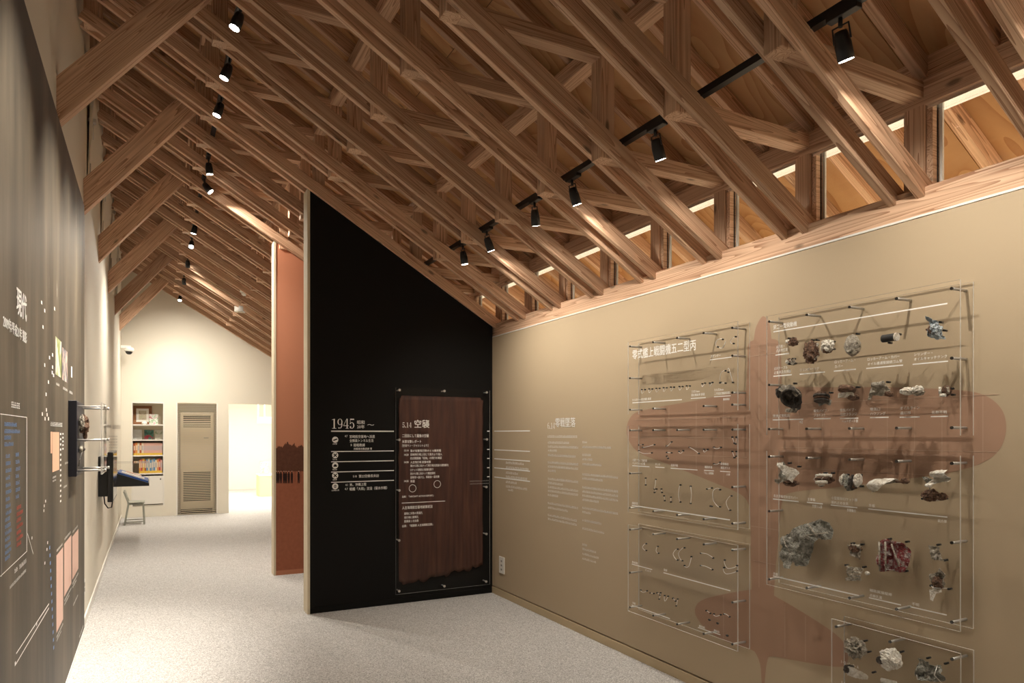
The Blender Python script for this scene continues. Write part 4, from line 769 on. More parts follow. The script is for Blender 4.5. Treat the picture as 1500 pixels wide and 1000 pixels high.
r_ = relic('small torn bracket scrap above a ridged scrap', 1256, 818); sheet('scrap', r_, [(1247, 797), (1254, 796), (1265, 797), (1266, 806), (1264, 819), (1258, 815), (1249, 810)], AL, 0.02, 68, 0.02, n=34, freq=28); lump('core', r_, 1256, 803, 14, 10, 0.03, IR, 36, 0.35); ties(r_, (1250, 795.5), (1264, 797))
r_ = relic('ridged grey metal scrap with a pale tag, below the torn bracket', 1257, 851)
for i in range(4): sheet('ridge', r_, [(1244 + i, 828 + i * 5.3), (1268, 831 + i * 4.8), (1268, 835 + i * 4.8), (1245 + i, 833 + i * 5.3)], AL, 0.012, 70 + i, 0.02 + 0.004 * i, n=34, freq=26)
lump('tag', r_, 1272, 839, 6, 5, 0.015, ALW, 38, 0.1); ties(r_, (1241, 827), (1267, 830))
r_ = relic('buckled red-painted skin panel with bare metal seams', 1315, 836); sheet('skin', r_, [(1293, 808), (1298, 793), (1304, 788), (1314, 791), (1326, 792), (1332, 794), (1337, 806), (1337, 822), (1331, 837), (1322, 835), (1312, 834), (1299, 836), (1297, 825), (1292, 818)], RD, 0.016, 75, 0.03, n=60, freq=18, bend=lambda s, t: 0.012 * math.sin(s * 11))
for u in (1300, 1309): pipe('seam', r_, [(u, 792), (u + 0.5, 812), (u + 0.8, 834)], 0.004, AL, 0.055)
pipe('seam', r_, [(1318, 795), (1324, 812), (1330, 828)], 0.0035, AL, 0.055); strap(r_, (1292, 815, 0.01), (1312, 832, 0.06), (1328, 835, 0.01)); ties(r_, (1330, 793), (1304, 789), (1328, 836)); lump('bolt', r_, 1299, 833, 8, 5, 0.03, ALW, 39, 0.2)
r_ = relic('narrow bent metal strip with a zigzag wire above a torn plate', 1376, 820); sheet('strip', r_, [(1367, 798), (1380, 799), (1381, 808), (1388, 820), (1380, 820), (1370, 817), (1369, 806)], AL, 0.018, 78, 0.02, n=30, freq=26); strap(r_, (1373, 808, 0.03), (1384, 809, 0.05), (1377, 819, 0.03)); ties(r_, (1376, 797.5), (1372, 818), (1386, 820))
r_ = relic('torn brown plate tied by a wire, below the narrow zigzag strip', 1378, 878); sheet('plate', r_, [(1367, 840), (1378, 837), (1383, 830), (1388, 836), (1387, 846), (1391, 853), (1386, 861), (1370, 861)], AL, 0.02, 80, 0.02, n=36, freq=24); sheet('pale_foot', r_, [(1369, 862), (1385, 861), (1386, 866), (1379, 868), (1374, 879), (1370, 876)], ALW, 0.01, 81, 0.03, n=28); strap(r_, (1366, 857, 0.01), (1378, 859, 0.05), (1391, 861, 0.01)); ties(r_, (1366, 857), (1392, 862)); lump('core', r_, 1379, 852, 14, 16, 0.04, IR, 40, 0.3)
# lowest panel
r_ = relic('spiky crushed grey metal ball in the lowest panel', 1260, 960); lump('ball', r_, 1260, 947, 20, 22, 0.06, AL, 42, 0.55, 3.5); ties(r_, (1252, 938), (1268.5, 938), (1274, 954))
r_ = relic('pale broken valve casting with a round hole in the lowest panel', 1310, 979); lump('casting', r_, 1311, 964, 25, 26, 0.06, ALW, 43, 0.3, 1.8); lathe('hole_rim', [(0.010, 0), (0.016, 0.004), (0.016, 0.016), (0.009, 0.014)], PF.at(1302, 963) + Vector((-0.05, 0, 0)), (-1, -0.3, 0), DK, r_); ties(r_, (1309, 950), (1322, 954))
r_ = relic('wedge of fibrous grey-brown matting in the lowest panel', 1368, 995); sheet('matting', r_, [(1354, 961), (1366, 968), (1376, 973), (1384, 972), (1388, 980), (1391, 993), (1386, 997), (1370, 996), (1352, 994), (1347, 986), (1350, 975)], GY, 0.02, 85, 0.03, n=46, freq=30); strap(r_, (1380, 972, 0.03), (1382, 985, 0.06), (1386, 998, 0.03)); strap(r_, (1354, 985, 0.05), (1355, 992, 0.05), (1358, 994, 0.01)); ties(r_, (1361, 963), (1387, 971), (1356, 993))
r_ = relic('bone-coloured tapering lever in the lowest panel', 1262, 997); sheet('lever', r_, [(1246, 976), (1252, 973), (1264, 977), (1276, 983), (1282, 987), (1280, 993), (1266, 991), (1250, 987), (1246, 981)], ALW, 0.008, 87, 0.04, n=40); lump('hub', r_, 1249, 978, 9, 10, 0.05, DK, 45, 0.2); ties(r_, (1281, 984))
r_ = relic('flat pale bar just below the broken valve casting', 1310, 1000); pipe('bar', r_, [(1298, 994), (1319, 999)], 0.010, ALW, 0.03); lump('underside', r_, 1310, 1003, 18, 8, 0.03, AL, 46, 0.3)

# ---------------------------------------------------------------- dark printed mural on the white wall
XM = -0.45
mu = box('mural', (XL, -1.2, 0.02), (XM, 6.2, 3.235), M_MURAL); tag(mu, 'tall dark mural panel with white Japanese writing covering the white wall', 'mural')
PM = Plane('l', XM)
box('foot_strip', (XL, -1.2, 0), (XM + 0.004, 6.2, 0.02), M_TRIM, mu)
def quad(pl, parent, name, u0, vt, vb, u1, mat):
    a, b = pl.at(u0, vb), pl.at(u0, vt); W = (pl.at(u1, vb) - a).dot(pl.R); e = pl.Nn * 0.0008
    return mesh(name, [a + e, a + e + pl.R * W, b + e + pl.R * W, b + e], [[0, 1, 2, 3]], mat, parent)
text(PM, mu, '現代', 23.7, 459, 41, 38.6, 0.02); text(PM, mu, '2009年/平成21年 撮影', 4, 479, 20, 38.6, 0.015)
for u, v in ((60, 442), (64.5, 454), (79, 451), (62, 478), (76, 519), (71.5, 523), (64.5, 534), (76, 537), (75.5, 545), (77.5, 549), (70, 559), (66.5, 577), (67, 600), (68, 607), (61, 606), (65, 613), (70, 613)): quad(PM, mu, 'white_speck', u, v - 2.5, v + 2.5, u + 1.5, M_INK)
PH1 = mottled('photo_landscape_print', [(0.36, (0.12, 0.16, 0.05)), (0.48, (0.36, 0.42, 0.16)), (0.56, (0.70, 0.70, 0.62)), (0.7, (0.80, 0.66, 0.58))], 5, 0.5, 0, 0)
PH2 = mottled('photo_people_print', [(0.36, (0.05, 0.05, 0.07)), (0.48, (0.28, 0.26, 0.28)), (0.58, (0.62, 0.42, 0.30)), (0.7, (0.72, 0.72, 0.74))], 14, 0.5, 0, 0)
PEACH = plain('peach_print', (0.78, 0.46, 0.31), 0.6); PALE = plain('pale_pink_print', (0.70, 0.46, 0.38), 0.6, var=0.06, vscale=20)
quad(PM, mu, 'photo_print', 81, 492, 548, 89.7, PH1); quad(PM, mu, 'photo_print', 91, 508, 556, 98.5, PH2); quad(PM, mu, 'photo_print', 104, 536, 552, 105.5, M_INK)
for u0, v, u1 in ((82, 563.5, 87), (92, 570, 98.5), (101.5, 575.5, 106)): strokes(PM, mu, u0, v, 4, u1)
strokes(PM, mu, 16, 597, 10, 29); rule(PM, mu, 0, 606, 39, 1.2); quad(PM, mu, 'rule', 38.6, 611, 808, 39.2, M_INK); rule(PM, mu, 0, 844, 38.6, 1.2); quad(PM, mu, 'rule', 1.8, 607, 845, 2.4, M_INKG)
for v, u1 in ((624, 24), (634.5, 29), (644, 16), (654, 19)): strokes(PM, mu, 6, v, 6.5, u1, M_INKB)
for i in range(16):
    v = 671 + i * 11 - i * i * 0.06; strokes(PM, mu, 8 if i < 9 else 7, v, 6, 14 + (i % 3), M_INKB)
    if i < 7: strokes(PM, mu, 22.5, v - 2 - i * 0.3, 6, 27 + (i % 3), M_INKB)
    elif 7 < i < 15: strokes(PM, mu, 24, v - 3 - i * 0.6, 6, 31 + (i % 2) * 2, M_INKR)
for u, v in ((21, 840), (28, 834), (33, 829)): strokes(PM, mu, u, v, 7, u + 5)
strokes(PM, mu, 14, 863, 5, 38)
strokes(PM, mu, 73.5, 624, 7, 91); quad(PM, mu, 'peach_block', 76.5, 632.5, 691.5, 86.5, PEACH); quad(PM, mu, 'peach_block', 73.8, 632, 664, 76.2, PEACH)
for i in range(14):
    quad(PM, mu, 'mark', 87.8, 634 + i * 7.6, 637 + i * 7.6, 89.4, M_INK)
    if i < 5: quad(PM, mu, 'mark', 91.2, 634 + i * 5.5, 636.5 + i * 5.5, 92.8, M_INK)
for u, v in ((77, 701), (77, 706), (95, 680), (93, 715)): strokes(PM, mu, u, v, 3, u + 5)
for u0, vt, vb, u1 in ((82.4, 813.5, 927, 92.2), (93.8, 796.5, 874, 104.3), (105.6, 786, 849, 114.6)):
    quad(PM, mu, 'pink_block', u0, vt, vb, u1, PALE); strokes(PM, mu, u0 + 0.5, vt - 5, 3.5, u1 - 1); strokes(PM, mu, u0 + 0.3, vb + 8, 3.5, u1); strokes(PM, mu, u0 + 0.3, vb + 13, 3, u1 - 3)
strokes(PM, mu, 107, 888, 3, 114); strokes(PM, mu, 116, 935, 4, 122)
def lineq(pl, parent, u0, v0, u1, v1, t=0.5): poly(pl, parent, 'thin_line', [(u0, v0 - t * 2), (u0, v0 + t * 2), (u1, v1 + t * 2), (u1, v1 - t * 2)], M_INK)
lineq(PM, mu, 23.5, 957, 71.5, 884); lineq(PM, mu, 22, 974, 71.5, 890); lineq(PM, mu, 40, 781, 48.5, 811); quad(PM, mu, 'white_speck', 21.3, 970, 976, 22.8, M_INK)
for i in range(14): quad(PM, mu, 'blue_mark', 72 + 0.45 * i, 800 + i * 11.3, 805 + i * 11.3, 73.2 + 0.45 * i, M_INKB)
for u, v in ((46, 788), (64, 741), (66, 734), (63.5, 748), (69, 795), (68, 805), (65, 825), (53, 915)): quad(PM, mu, 'white_speck', u, v - 2, v + 2, u + 1, M_INK)

# relic box with acrylic front beside the mural's edge
NAVY = plain('navy_board', (0.012, 0.013, 0.022), 0.5)
y0_, y1_ = 5.03, 5.50; bx0 = XM; bx1 = -0.405; z0_, z1_ = 1.235, 1.705
rb = empty('relic_mount', (bx0, y0_, z0_), 'upright navy wall board with long steel pins and a clear plate on the mural', 'display mount')
box('board', (bx0, y0_, z0_), (bx1, y1_, z1_), NAVY, rb, bev=0.003)
for zz in (z1_ - 0.035, (z0_ + z1_) / 2 - 0.01, z0_ + 0.035):
    for yy in (y0_ + 0.05, y1_ - 0.05): s_ = rod('pin', (bx1, yy, zz), (-0.262, yy, zz), 0.0065, M_STEEL, rb); rod('nut', (-0.262, yy, zz), (-0.25, yy, zz), 0.010, M_STEEL, s_)
prism('front_plate', [(-0.278, y0_, z0_ + 0.01), (-0.278, y1_, z0_ + 0.01), (-0.278, y1_, z1_ - 0.01), (-0.278, y0_, z1_ - 0.01)], (0.008, 0, 0), M_ACR, rb, M_EDGE)
def wlump(name, parent, c, s, mat, seed, amp=0.35):
    bm = bmesh.new(); bmesh.ops.create_icosphere(bm, subdivisions=3, radius=1); vs = []
    for q in bm.verts:
        p = q.co; f = 1 + amp * (1.3 * noise.noise(p * 2.3 + Vector((seed, seed * 2, 0))) + 0.5 * noise.noise(p * 6 + Vector((seed, 0, 0)))); vs.append(Vector(c) + Vector((p.x * s[0], p.y * s[1], p.z * s[2])) * f)
    fs = [[x.index for x in f.verts] for f in bm.faces]; bm.free(); return mesh(name, vs, fs, mat, parent)
r_ = empty('buckle_relic', (-0.39, 5.15, 1.47), 'dark brown leathery relic pinned to the navy board', 'relic'); wlump('strap_body', r_, (-0.375, 5.18, 1.56), (0.025, 0.04, 0.055), IR, 50, 0.4); wlump('strap_tail', r_, (-0.375, 5.22, 1.50), (0.012, 0.018, 0.045), IR, 51, 0.3); wlump('buckle', r_, (-0.385, 5.12, 1.57), (0.015, 0.02, 0.045), AL, 52, 0.4)
r_ = empty('valve_relic', (-0.39, 5.18, 1.37), 'small grey round relic pinned low on the navy board', 'relic'); lathe('ring', [(0.012, 0), (0.024, 0.004), (0.024, 0.018), (0.014, 0.022)], (-0.405, 5.17, 1.40), (1, 0, 0), AL, r_); wlump('hub', r_, (-0.382, 5.17, 1.40), (0.012, 0.012, 0.012), DK, 54, 0.2); tube('cord', [(-0.385, 5.15, 1.385), (-0.395, 5.10, 1.34), (-0.398, 5.06, 1.30)], 0.004, DK, r_, seg=6)
# switch plate low on the white wall
ol2 = empty('wall_socket', (XL, 6.36, 0.3), 'white socket plate low on the white wall by the mural edge', 'outlet'); box('plate', (XL, 6.32, 0.24), (XL + 0.008, 6.40, 0.36), M_TRIM, ol2, bev=0.002); box('socket', (XL + 0.007, 6.345, 0.265), (XL + 0.0095, 6.375, 0.295), M_INKG, ol2); box('socket', (XL + 0.007, 6.345, 0.305), (XL + 0.0095, 6.375, 0.335), M_INKG, ol2)
# writing further along the white wall
PL = Plane('l', XL)
for i in range(5): strokes(PL, wl, 152 + i * 2.2, 627 - i * 0.2, 5, 154 + i * 2.2, M_INKG)
for i in range(6): strokes(PL, wl, 165 + i * 1.9, 628, 6, 166.4 + i * 1.9, M_INKG)
for j in range(7):
    for i in range(5): strokes(PL, wl, 159.5 + i * 2.6, 640 + j * 4.2, 2, 161.4 + i * 2.6, M_INKG)
# brackets and hinged vent flaps high on the white wall
for yy in (7.3, 9.05, 10.8, 12.5):
    fl = empty('vent_window', (XL, yy, 3.5), 'white hinged vent flap high on the white wall between two braces', 'vent window', 'vent flaps high on the white wall')
    prism('flap', [(XL, yy - 0.62, 3.42), (XL + 0.05, yy - 0.62, 4.30), (XL + 0.025, yy - 0.62, 4.305), (XL - 0.0, yy - 0.62, 3.40)], (0, 1.24, 0), M_WHITE, fl)
    h_ = box('hinge', (XL, yy - 0.55, 4.10), (XL + 0.06, yy - 0.49, 4.135), M_STEEL, fl, bev=0.003); rod('stay', (XL + 0.04, yy - 0.52, 4.1), (XL + 0.035, yy - 0.47, 3.98), 0.004, M_STEEL, h_)
    rod('stay', (XL + 0.02, yy - 0.56, 3.75), (XL + 0.014, yy - 0.50, 3.5), 0.006, M_STEEL, fl)

# ---------------------------------------------------------------- monitor, case and chair along the white wall
mo = empty('monitor', (XL, 8.0, 0.82), 'black flat monitor on a wall bracket with a looping cable', 'monitor')
BLK = plain('black_plastic', (0.012, 0.012, 0.013), 0.35)
box('bracket', (XL, 8.05, 0.87), (-0.385, 8.75, 1.27), BLK, mo, bev=0.004); sc_ = box('screen_body', (-0.385, 8.0, 0.815), (-0.335, 8.85, 1.315), BLK, mo, bev=0.006); box('screen', (-0.3355, 8.02, 0.835), (-0.334, 8.83, 1.295), plain('screen_glass', (0.02, 0.02, 0.025), 0.1), sc_)
tube('cable', [(-0.42, 8.1, 0.88), (-0.41, 8.04, 0.80), (-0.38, 8.02, 0.755), (-0.35, 8.05, 0.76), (-0.345, 8.1, 0.82)], 0.006, BLK, mo, seg=6)
y0_, y1_, xe = 10.5, 11.4, -0.02; dc = empty('display_case', (XL, y0_, 0.8), 'glass-topped wall display case on a black tray', 'display case')
tray = prism('tray', [(XL, y0_, 0.80), (xe, y0_, 0.80), (xe, y0_, 0.835), (XL, y0_, 1.0)], (0, y1_ - y0_, 0), BLK, dc)
prism('glass_front', [(XL, y0_, 1.0), (xe, y0_, 0.835), (xe, y0_, 1.10), (XL, y0_, 1.10)], (0, 0.006, 0), M_ACR, dc, M_EDGE); prism('glass_back', [(XL, y1_ - .006, 1.0), (xe, y1_ - .006, 0.835), (xe, y1_ - .006, 1.10), (XL, y1_ - .006, 1.10)], (0, 0.006, 0), M_ACR, dc, M_EDGE)
box('glass_top', (XL, y0_, 1.10), (xe, y1_, 1.106), M_ACR, dc); box('glass_end', (xe - 0.006, y0_ + 0.006, 0.836), (xe, y1_ - 0.006, 1.10), M_ACR, dc)
sl_ = (0.835 - 1.0) / (xe - XL); zs = lambda x: 1.0 + sl_ * (x - XL)
BLUE = plain('blue_folder', (0.03, 0.11, 0.42), 0.5); PAPER = plain('paper', (0.85, 0.83, 0.78), 0.7); SKIN = plain('buff_paper', (0.72, 0.48, 0.36), 0.7)
def leaf(name, label, xa, xb, ya, yb, lift, th, mat, cat='document'): tag(prism(name, [(xa, ya, zs(xa) + lift), (xb, ya, zs(xb) + lift), (xb, ya, zs(xb) + lift + th), (xa, ya, zs(xa) + lift + th)], (0, yb - ya, 0), mat), label, cat)
leaf('folder', 'blue folder lying in the glass-topped display case', XL + 0.08, xe - 0.012, 10.55, 11.3, 0.0005, 0.022, BLUE); leaf('document', 'open white document on the blue folder in the case', XL + 0.12, xe - 0.06, 10.62, 10.95, 0.0235, 0.010, PAPER); leaf('document', 'buff coloured document on the blue folder in the case', XL + 0.16, xe - 0.1, 11.0, 11.25, 0.0235, 0.012, SKIN)
CHR = plain('grey_painted_steel', (0.33, 0.34, 0.29), 0.4)
ch = empty('chair', (-0.23, 13.1, 0), 'low grey metal chair standing by the far wall', 'chair')
for yy in (12.98, 13.3):
    beam('leg', (-0.385, yy, 0), (-0.325, yy, 0.36), 0.022, 0.026, CHR, ch); beam('leg', (-0.095, yy, 0), (-0.115, yy, 0.36), 0.022, 0.026, CHR, ch)
    beam('back_post', (-0.325, yy, 0.36), (-0.395, yy, 0.555), 0.022, 0.024, CHR, ch); beam('stretcher', (-0.37, yy, 0.055), (-0.1, yy, 0.055), 0.014, 0.014, CHR, ch)
box('seat', (-0.345, 12.97, 0.355), (-0.09, 13.31, 0.375), CHR, ch, bev=0.004); box('seat_rail', (-0.335, 12.975, 0.33), (-0.1, 13.305, 0.345), CHR, ch, bev=0.003)
beam('backrest', (-0.362, 12.99, 0.50), (-0.362, 13.29, 0.50), 0.012, 0.12, CHR, ch, side=(0.94, 0, 0.34))
# security camera high in the corner
cm = empty('security_camera', (XL, 13.6, 3.05), 'white dome security camera on a short arm at the corner of the far wall', 'security camera'); q = ony(187, 513, 13.7)
box('arm', (XL, 13.66, q.z + 0.03), (q.x + 0.05, 13.74, q.z + 0.08), M_TRIM, cm, bev=0.006); lathe('housing', [(0.06, 0.02), (0.075, 0.0), (0.075, -0.04), (0.06, -0.05)], (q.x + 0.02, 13.7, q.z + 0.03), (0, 0, 1), M_TRIM, cm); lathe('dome', [(0.058, -0.045), (0.05, -0.075), (0.03, -0.095), (0.008, -0.1)], (q.x + 0.02, 13.7, q.z + 0.03), (0, 0, 1), BLK, cm)
# detectors on the trusses near the far end
for u, v, lab in ((358, 437, 'domed white smoke detector under the trusses near the far wall'), (352, 449, 'flat drum-shaped white detector under the trusses near the far wall')):
    d = ray(u, v); s_ = (Z0 + SL * XW - EYE) / (d[2] + SL * d[0]); yk_ = Y0 + PITCH * (15 if 'domed' in lab else 17); xk_ = d[0] / d[1] * yk_; p = Vector((xk_, yk_, und(xk_))); t = empty('smoke_detector', p, lab, 'detector')
    if 'domed' in lab: lathe('base', [(0.06, 0.05), (0.06, 0.02), (0.05, 0.015)], p, (0, 0, 1), M_TRIM, t); lathe('dome', [(0.045, 0.016), (0.04, -0.015), (0.02, -0.03), (0.005, -0.032)], p, (0, 0, 1), M_TRIM, t)
    else: lathe('drum', [(0.09, 0.05), (0.09, -0.03), (0.085, -0.035)], p, (0, 0, 1), M_TRIM, t); lathe('plate', [(0.05, -0.034), (0.05, -0.04), (0.04, -0.042)], p, (0, 0, 1), M_CREAM, t)

# ---------------------------------------------------------------- shelf niche in the far wall
SH = [F_(215, v).z for v in (621.4, 643.7, 666.5, 693)]
bc = empty('bookcase', (NX0, YF, NZ0), 'white built-in bookcase with a cupboard door in the far wall', 'bookcase')
box('side', (NX0, YF - 0.006, NZ0), (NX0 + 0.018, YF + 0.38, NZ1), M_TRIM, bc); box('side', (NX1 - 0.018, YF - 0.006, NZ0), (NX1, YF + 0.38, NZ1), M_TRIM, bc); box('top', (NX0 + 0.018, YF - 0.006, NZ1 - 0.018), (NX1 - 0.018, YF + 0.38, NZ1), M_TRIM, bc); box('back', (NX0 + 0.018, YF + 0.36, NZ0), (NX1 - 0.018, YF + 0.379, NZ1 - 0.018), M_CREAM, bc)
for z in SH: box('shelf', (NX0 + 0.018, YF + 0.002, z - 0.02), (NX1 - 0.018, YF + 0.36, z), M_TRIM, bc)
dz = SH[3] - 0.02; xm = (NX0 + NX1) / 2
dr = box('door', (NX0 + 0.018, YF - 0.004, NZ0 + 0.035), (NX1 - 0.018, YF + 0.016, dz - 0.03), M_TRIM, bc, bev=0.002); rod('knob', (NX1 - 0.06, YF - 0.016, dz - 0.09), (NX1 - 0.06, YF - 0.003, dz - 0.09), 0.012, BLK, dr); box('bottom', (NX0 + 0.018, YF + 0.03, NZ0), (NX1 - 0.018, YF + 0.36, NZ0 + 0.02), M_TRIM, bc)
FRM = wood('picture_frame_wood', (0.30, 0.14, 0.06), (0.16, 0.06, 0.025), rnd=0.0); MAP = mottled('sketch_map_print', [(0.4, (0.42, 0.34, 0.22)), (0.5, (0.62, 0.55, 0.42)), (0.6, (0.5, 0.5, 0.3)), (0.7, (0.7, 0.6, 0.5))], 12, 0.6, 0, 0)
def facing(name, label, u0, u1, vt, vb, z, mat, cat='book', th=0.02, back=0.0, frame=None):
    """something standing on a shelf facing the room, leaning back"""
    h = F_(u0, vt).z - F_(u0, vb).z; ln = 0.2; y_ = YF + 0.36 - th - 0.002 - ln * h - back; a, b = max(ony(u0, vb, y_).x, NX0 + 0.021), min(ony(u1, vb, y_).x, NX1 - 0.021); t = empty(name, ((a + b) / 2, y_, z), label, cat)
    def slab(nm, x0, x1, z0, z1, y0, th_, m): return prism(nm, [(x0, y0 + ln * z0, z + z0), (x1, y0 + ln * z0, z + z0), (x1, y0 + ln * z1, z + z1), (x0, y0 + ln * z1, z + z1)], (0, th_, 0), m, t)
    if frame:
        f = 0.05; slab('backing', a + f * .8, b - f * .8, f * .8, h - f * .8, y_ + 0.008, th, mat); slab('picture', a + f * 1.8, b - f * 1.8, f * 1.8, h - f * 1.8, y_ + 0.006, 0.002, MAP)
        slab('frame', a, b, 0, f, y_, th, frame); slab('frame', a, b, h - f, h, y_, th, frame); slab('frame', a, a + f, f, h - f, y_, th, frame); slab('frame', b - f, b, f, h - f, y_, th, frame)
    else:
        slab('cover', a, b, 0, h, y_, 0.003, mat); slab('pages', a + 0.004, b - 0.002, 0.004, h - 0.004, y_ + 0.003, th, PAPER)
facing('framed_picture', 'wood-framed sketch map leaning on the top shelf', 193.7, 222.5, 592.5, 620.8, SH[0], PAPER, 'picture', back=0.0, frame=FRM)
CV1 = mottled('colourful_cover', [(0.38, (0.55, 0.10, 0.14)), (0.48, (0.8, 0.8, 0.78)), (0.56, (0.25, 0.45, 0.2)), (0.66, (0.4, 0.25, 0.5))], 14, 0.5, 0, 0); CV2 = mottled('white_cover', [(0.45, (0.75, 0.74, 0.7)), (0.6, (0.85, 0.85, 0.83))], 10, 0.3, 0, 0); CV3 = mottled('red_green_cover', [(0.42, (0.04, 0.09, 0.07)), (0.5, (0.07, 0.25, 0.2)), (0.56, (0.5, 0.06, 0.09))], 7, 0.5, 0, 0); CV4 = mottled('cream_cover', [(0.4, (0.3, 0.36, 0.2)), (0.48, (0.72, 0.68, 0.58)), (0.7, (0.80, 0.77, 0.7))], 7, 0.5, 0, 0)
facing('book', 'colourful booklet standing beside the framed sketch map', 218.5, 231.5, 605, 620.8, SH[0], CV1, back=0.055); facing('book', 'white glossy book facing out on the second shelf', 194.5, 208, 627.5, 642.5, SH[1], CV2, back=0.0); facing('book', 'red and dark green book facing out on the second shelf', 211.3, 225, 628, 642.5, SH[1], CV3, back=0.0); facing('book', 'cream book with a leafy cover facing out on the second shelf', 227, 239, 628, 642.5, SH[1], CV4, back=0.0)
o = wlump('stone', None, (F_(211.5, 619).x, YF + 0.06, SH[0] + 0.024), (0.045, 0.03, 0.026), M_TRIM, 77, 0.12); tag(o, 'small pale stone in front of the framed sketch map', 'stone')
COLS = {'rust': (0.40, 0.10, 0.04), 'pink': (0.62, 0.36, 0.30), 'blue': (0.10, 0.25, 0.42), 'cream': (0.68, 0.60, 0.46), 'orange': (0.66, 0.27, 0.07), 'red': (0.45, 0.06, 0.07), 'yellow': (0.68, 0.45, 0.06), 'black': (0.02, 0.02, 0.02), 'grey': (0.4, 0.4, 0.42)}
CM = {k: plain('spine_' + k, v, 0.5) for k, v in COLS.items()}
def book(x, w_, h, z, col, band, label, group=None):
    t = empty('book', (x + w_ / 2, YF + 0.05, z), label, 'book', group); box('spine', (x, YF + 0.05, z), (x + w_ - 0.001, YF + 0.056, z + h), CM[col], t)
    box('pages', (x + 0.0015, YF + 0.056, z + 0.003), (x + w_ - 0.0025, YF + 0.19, z + h - 0.004), PAPER, t); box('foot_band', (x, YF + 0.049, z + 0.001), (x + w_ - 0.001, YF + 0.05, z + h * 0.17), CM[band], t); box('title_strip', (x + w_ * .2, YF + 0.0492, z + h * .4), (x + w_ * .75, YF + 0.05, z + h * .78), CM['grey' if col in ('pink', 'cream') else 'cream'], t)
nx0, nx1 = NX0 + 0.03, NX1 - 0.02; wv = (nx1 - nx0)
fr_ = lambda u: nx0 + (u - 192.5) / 48 * wv
H3 = F_(215, 648.7).z - SH[2]; H4 = F_(215, 671.5).z - SH[3]
x = nx0; k = 0
while x < nx1 - 0.0235:
    first = x < fr_(206); w_ = 0.0325 if first else 0.0232; c = ('rust', 'orange', 'cream', 'rust', 'cream')[k % 5] if first else 'pink'
    book(x, w_, H3 if not first else H3 * (1.0 + 0.05 * (k % 2)), SH[2], c, 'yellow', '%s-spined volume at the start of the third shelf' % c if first else 'slim pink-spined volume with a yellow foot on the third shelf', 'volumes starting the third shelf' if first else 'pink volumes on the third shelf'); x += w_; k += 1
seq = ['orange', 'red', 'yellow', 'rust', 'blue', 'cream', 'blue', 'grey', 'blue', 'cream', 'orange', 'red', 'pink', 'red', 'rust', 'blue', 'blue', 'blue', 'blue', 'blue', 'blue', 'blue', 'blue', 'blue']
x = fr_(201.5); k = 0
while x < nx1 - 0.03:
    w_ = 0.0288 if k < 15 else 0.025; c = seq[min(k, len(seq) - 1)]; book(x, w_, H4 * (0.9 + 0.1 * ((k * 7) % 3) / 2), SH[3], c, 'yellow', '%s-spined volume with a yellow foot on the lowest shelf' % c, '%s volumes on the lowest shelf' % c); x += w_; k += 1
# floor-standing air conditioner behind a louvered screen
ac = empty('air_conditioner', ((AX0 + AX1) / 2, YF + 0.2, 0), 'tall cream floor-standing air conditioner behind the louver screen', 'air conditioner')
ACP = plain('air_conditioner_plastic', (0.62, 0.55, 0.43), 0.45); A_ = lambda u, v: ony(u, v, YF + 0.112); bx0, bx1 = A_(264, 700).x, A_(313.3, 700).x; az = lambda v: A_(290, v).z
box('body', (bx0, YF + 0.12, az(745)), (bx1, YF + 0.5, az(604.5)), ACP, ac, bev=0.01)
ug = box('outlet_grille', (A_(267, 700).x, YF + 0.112, az(627)), (A_(310, 700).x, YF + 0.121, az(606.5)), ACP, ac); box('outlet_shade', (A_(268.5, 700).x, YF + 0.108, az(625.5)), (A_(308.5, 700).x, YF + 0.1125, az(608)), M_DARK, ug)  # black sheet paints the shade inside the outlet
lg = box('intake_grille', (A_(267, 700).x, YF + 0.112, az(735)), (A_(310, 700).x, YF + 0.121, az(689)), ACP, ac); box('filter', (A_(268.5, 700).x, YF + 0.108, az(733.5)), (A_(308.5, 700).x, YF + 0.1125, az(690.5)), plain('intake_shade_paint', (0.12, 0.11, 0.09), 0.7), lg)  # dark sheet paints the shade behind the intake grille
for g in range(6): box('vane', (A_(268.5, 700).x, YF + 0.104, az(609.5 + g * 2.8)), (A_(308.5, 700).x, YF + 0.109, az(609.5 + g * 2.8) + 0.012), ACP, ug)
for v in (631.5, 684.5): box('handle_recess', (A_(278, 700).x, YF + 0.117, az(v)), (A_(300, 700).x, YF + 0.1205, az(v) + 0.012), M_CREAM, ac)
box('badge', (A_(298.5, 700).x, YF + 0.116, az(642.5)), (A_(305.5, 700).x, YF + 0.1205, az(640.7)), M_INKG, ac); box('badge', (A_(297, 700).x, YF + 0.116, az(637.7)), (A_(306, 700).x, YF + 0.1205, az(636.6)), M_CREAM, ac)
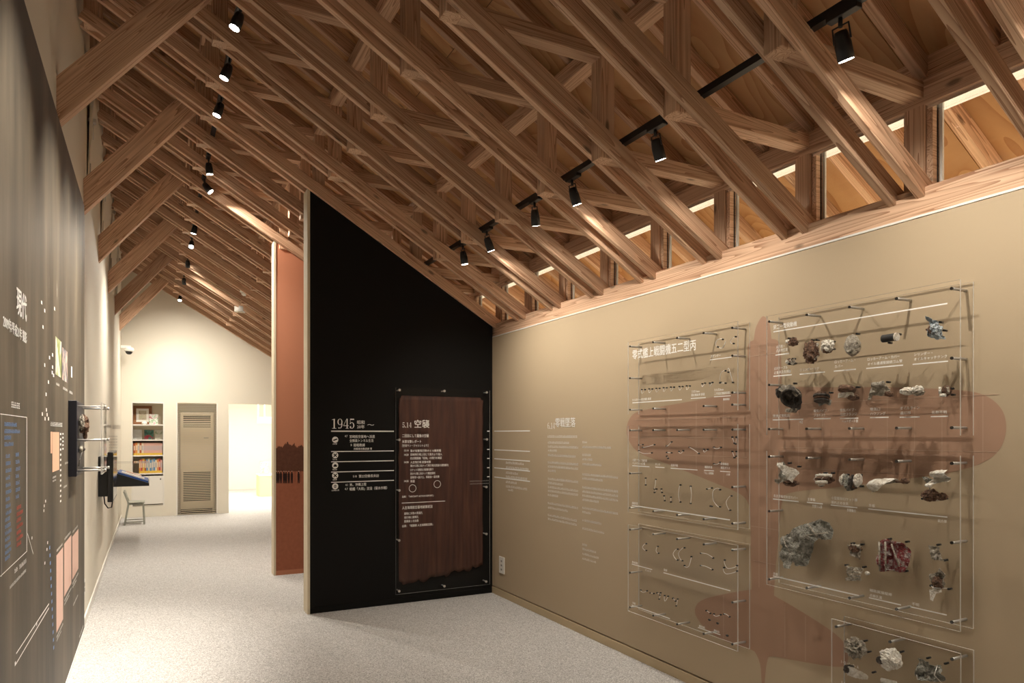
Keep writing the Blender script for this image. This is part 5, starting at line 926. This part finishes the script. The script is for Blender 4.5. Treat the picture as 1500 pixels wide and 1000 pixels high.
box('plinth', (bx0 + 0.02, YF + 0.2, 0), (bx1 - 0.02, YF + 0.5, az(745)), M_DARK, ac)
ls = empty('louver_screen', ((AX0 + AX1) / 2, YF, 0), 'full-height screen of thin horizontal louvers in front of the air conditioner', 'louver screen')
for x0, x1 in ((AX0, AX0 + 0.02), (AX1 - 0.02, AX1)): box('stile', (x0, YF - 0.004, 0.003), (x1, YF + 0.03, AZ1 - 0.001), M_TRIM, ls)
n = 64
for i in range(n): z = 0.02 + (AZ1 - 0.04) * i / (n - 1); box('slat', (AX0 + 0.02, YF + 0.004, z - 0.0055), (AX1 - 0.02, YF + 0.014, z + 0.0055), M_CREAM, ls)
# seen through the doorway
an = YF + 3.2; G_ = lambda u, v: ony(u, v, an)
ct = empty('counter', (G_(380, 700).x, an, 0), 'pale yellow counter cabinet in the bright room beyond the doorway', 'counter'); YL = plain('pale_yellow_laminate', (0.86, 0.70, 0.38), 0.5)
box('body', (G_(380.5, 700).x, an, 0.0), (3.9, an + 0.6, G_(390, 697).z), YL, ct); box('top', (G_(380, 700).x, an - 0.01, G_(390, 697).z), (3.92, an + 0.6, G_(390, 697).z + 0.03), M_TRIM, ct)
sg = empty('counter_sign', (G_(388, 680).x, an + 0.1, G_(390, 697).z + 0.03), 'small red and grey sign on the pale yellow counter', 'sign'); zb_ = G_(390, 697).z + 0.03; box('board', (G_(381.5, 680).x, an + 0.1, zb_), (G_(395, 680).x, an + 0.12, G_(390, 675).z), M_CREAM, sg); box('print', (G_(382.5, 680).x, an + 0.097, zb_ + 0.04), (G_(394, 680).x, an + 0.1005, G_(390, 676.5).z), CV1, sg)
vl = empty('valance', (G_(378, 615).x, an + 0.1, 1.7), 'straw coloured slatted valance beyond the doorway', 'valance')
for i in range(7): z = G_(390, 619.5).z + i * 0.022; box('slat', (G_(377.5, 615).x, an + 0.1, z), (3.9, an + 0.13, z + 0.014), YL, vl)
for u in (378.5, 388): box('hanger', (G_(u, 615).x, an + 0.11, G_(390, 619.5).z), (G_(u, 615).x + 0.02, an + 0.13, 2.7), M_TRIM, vl)
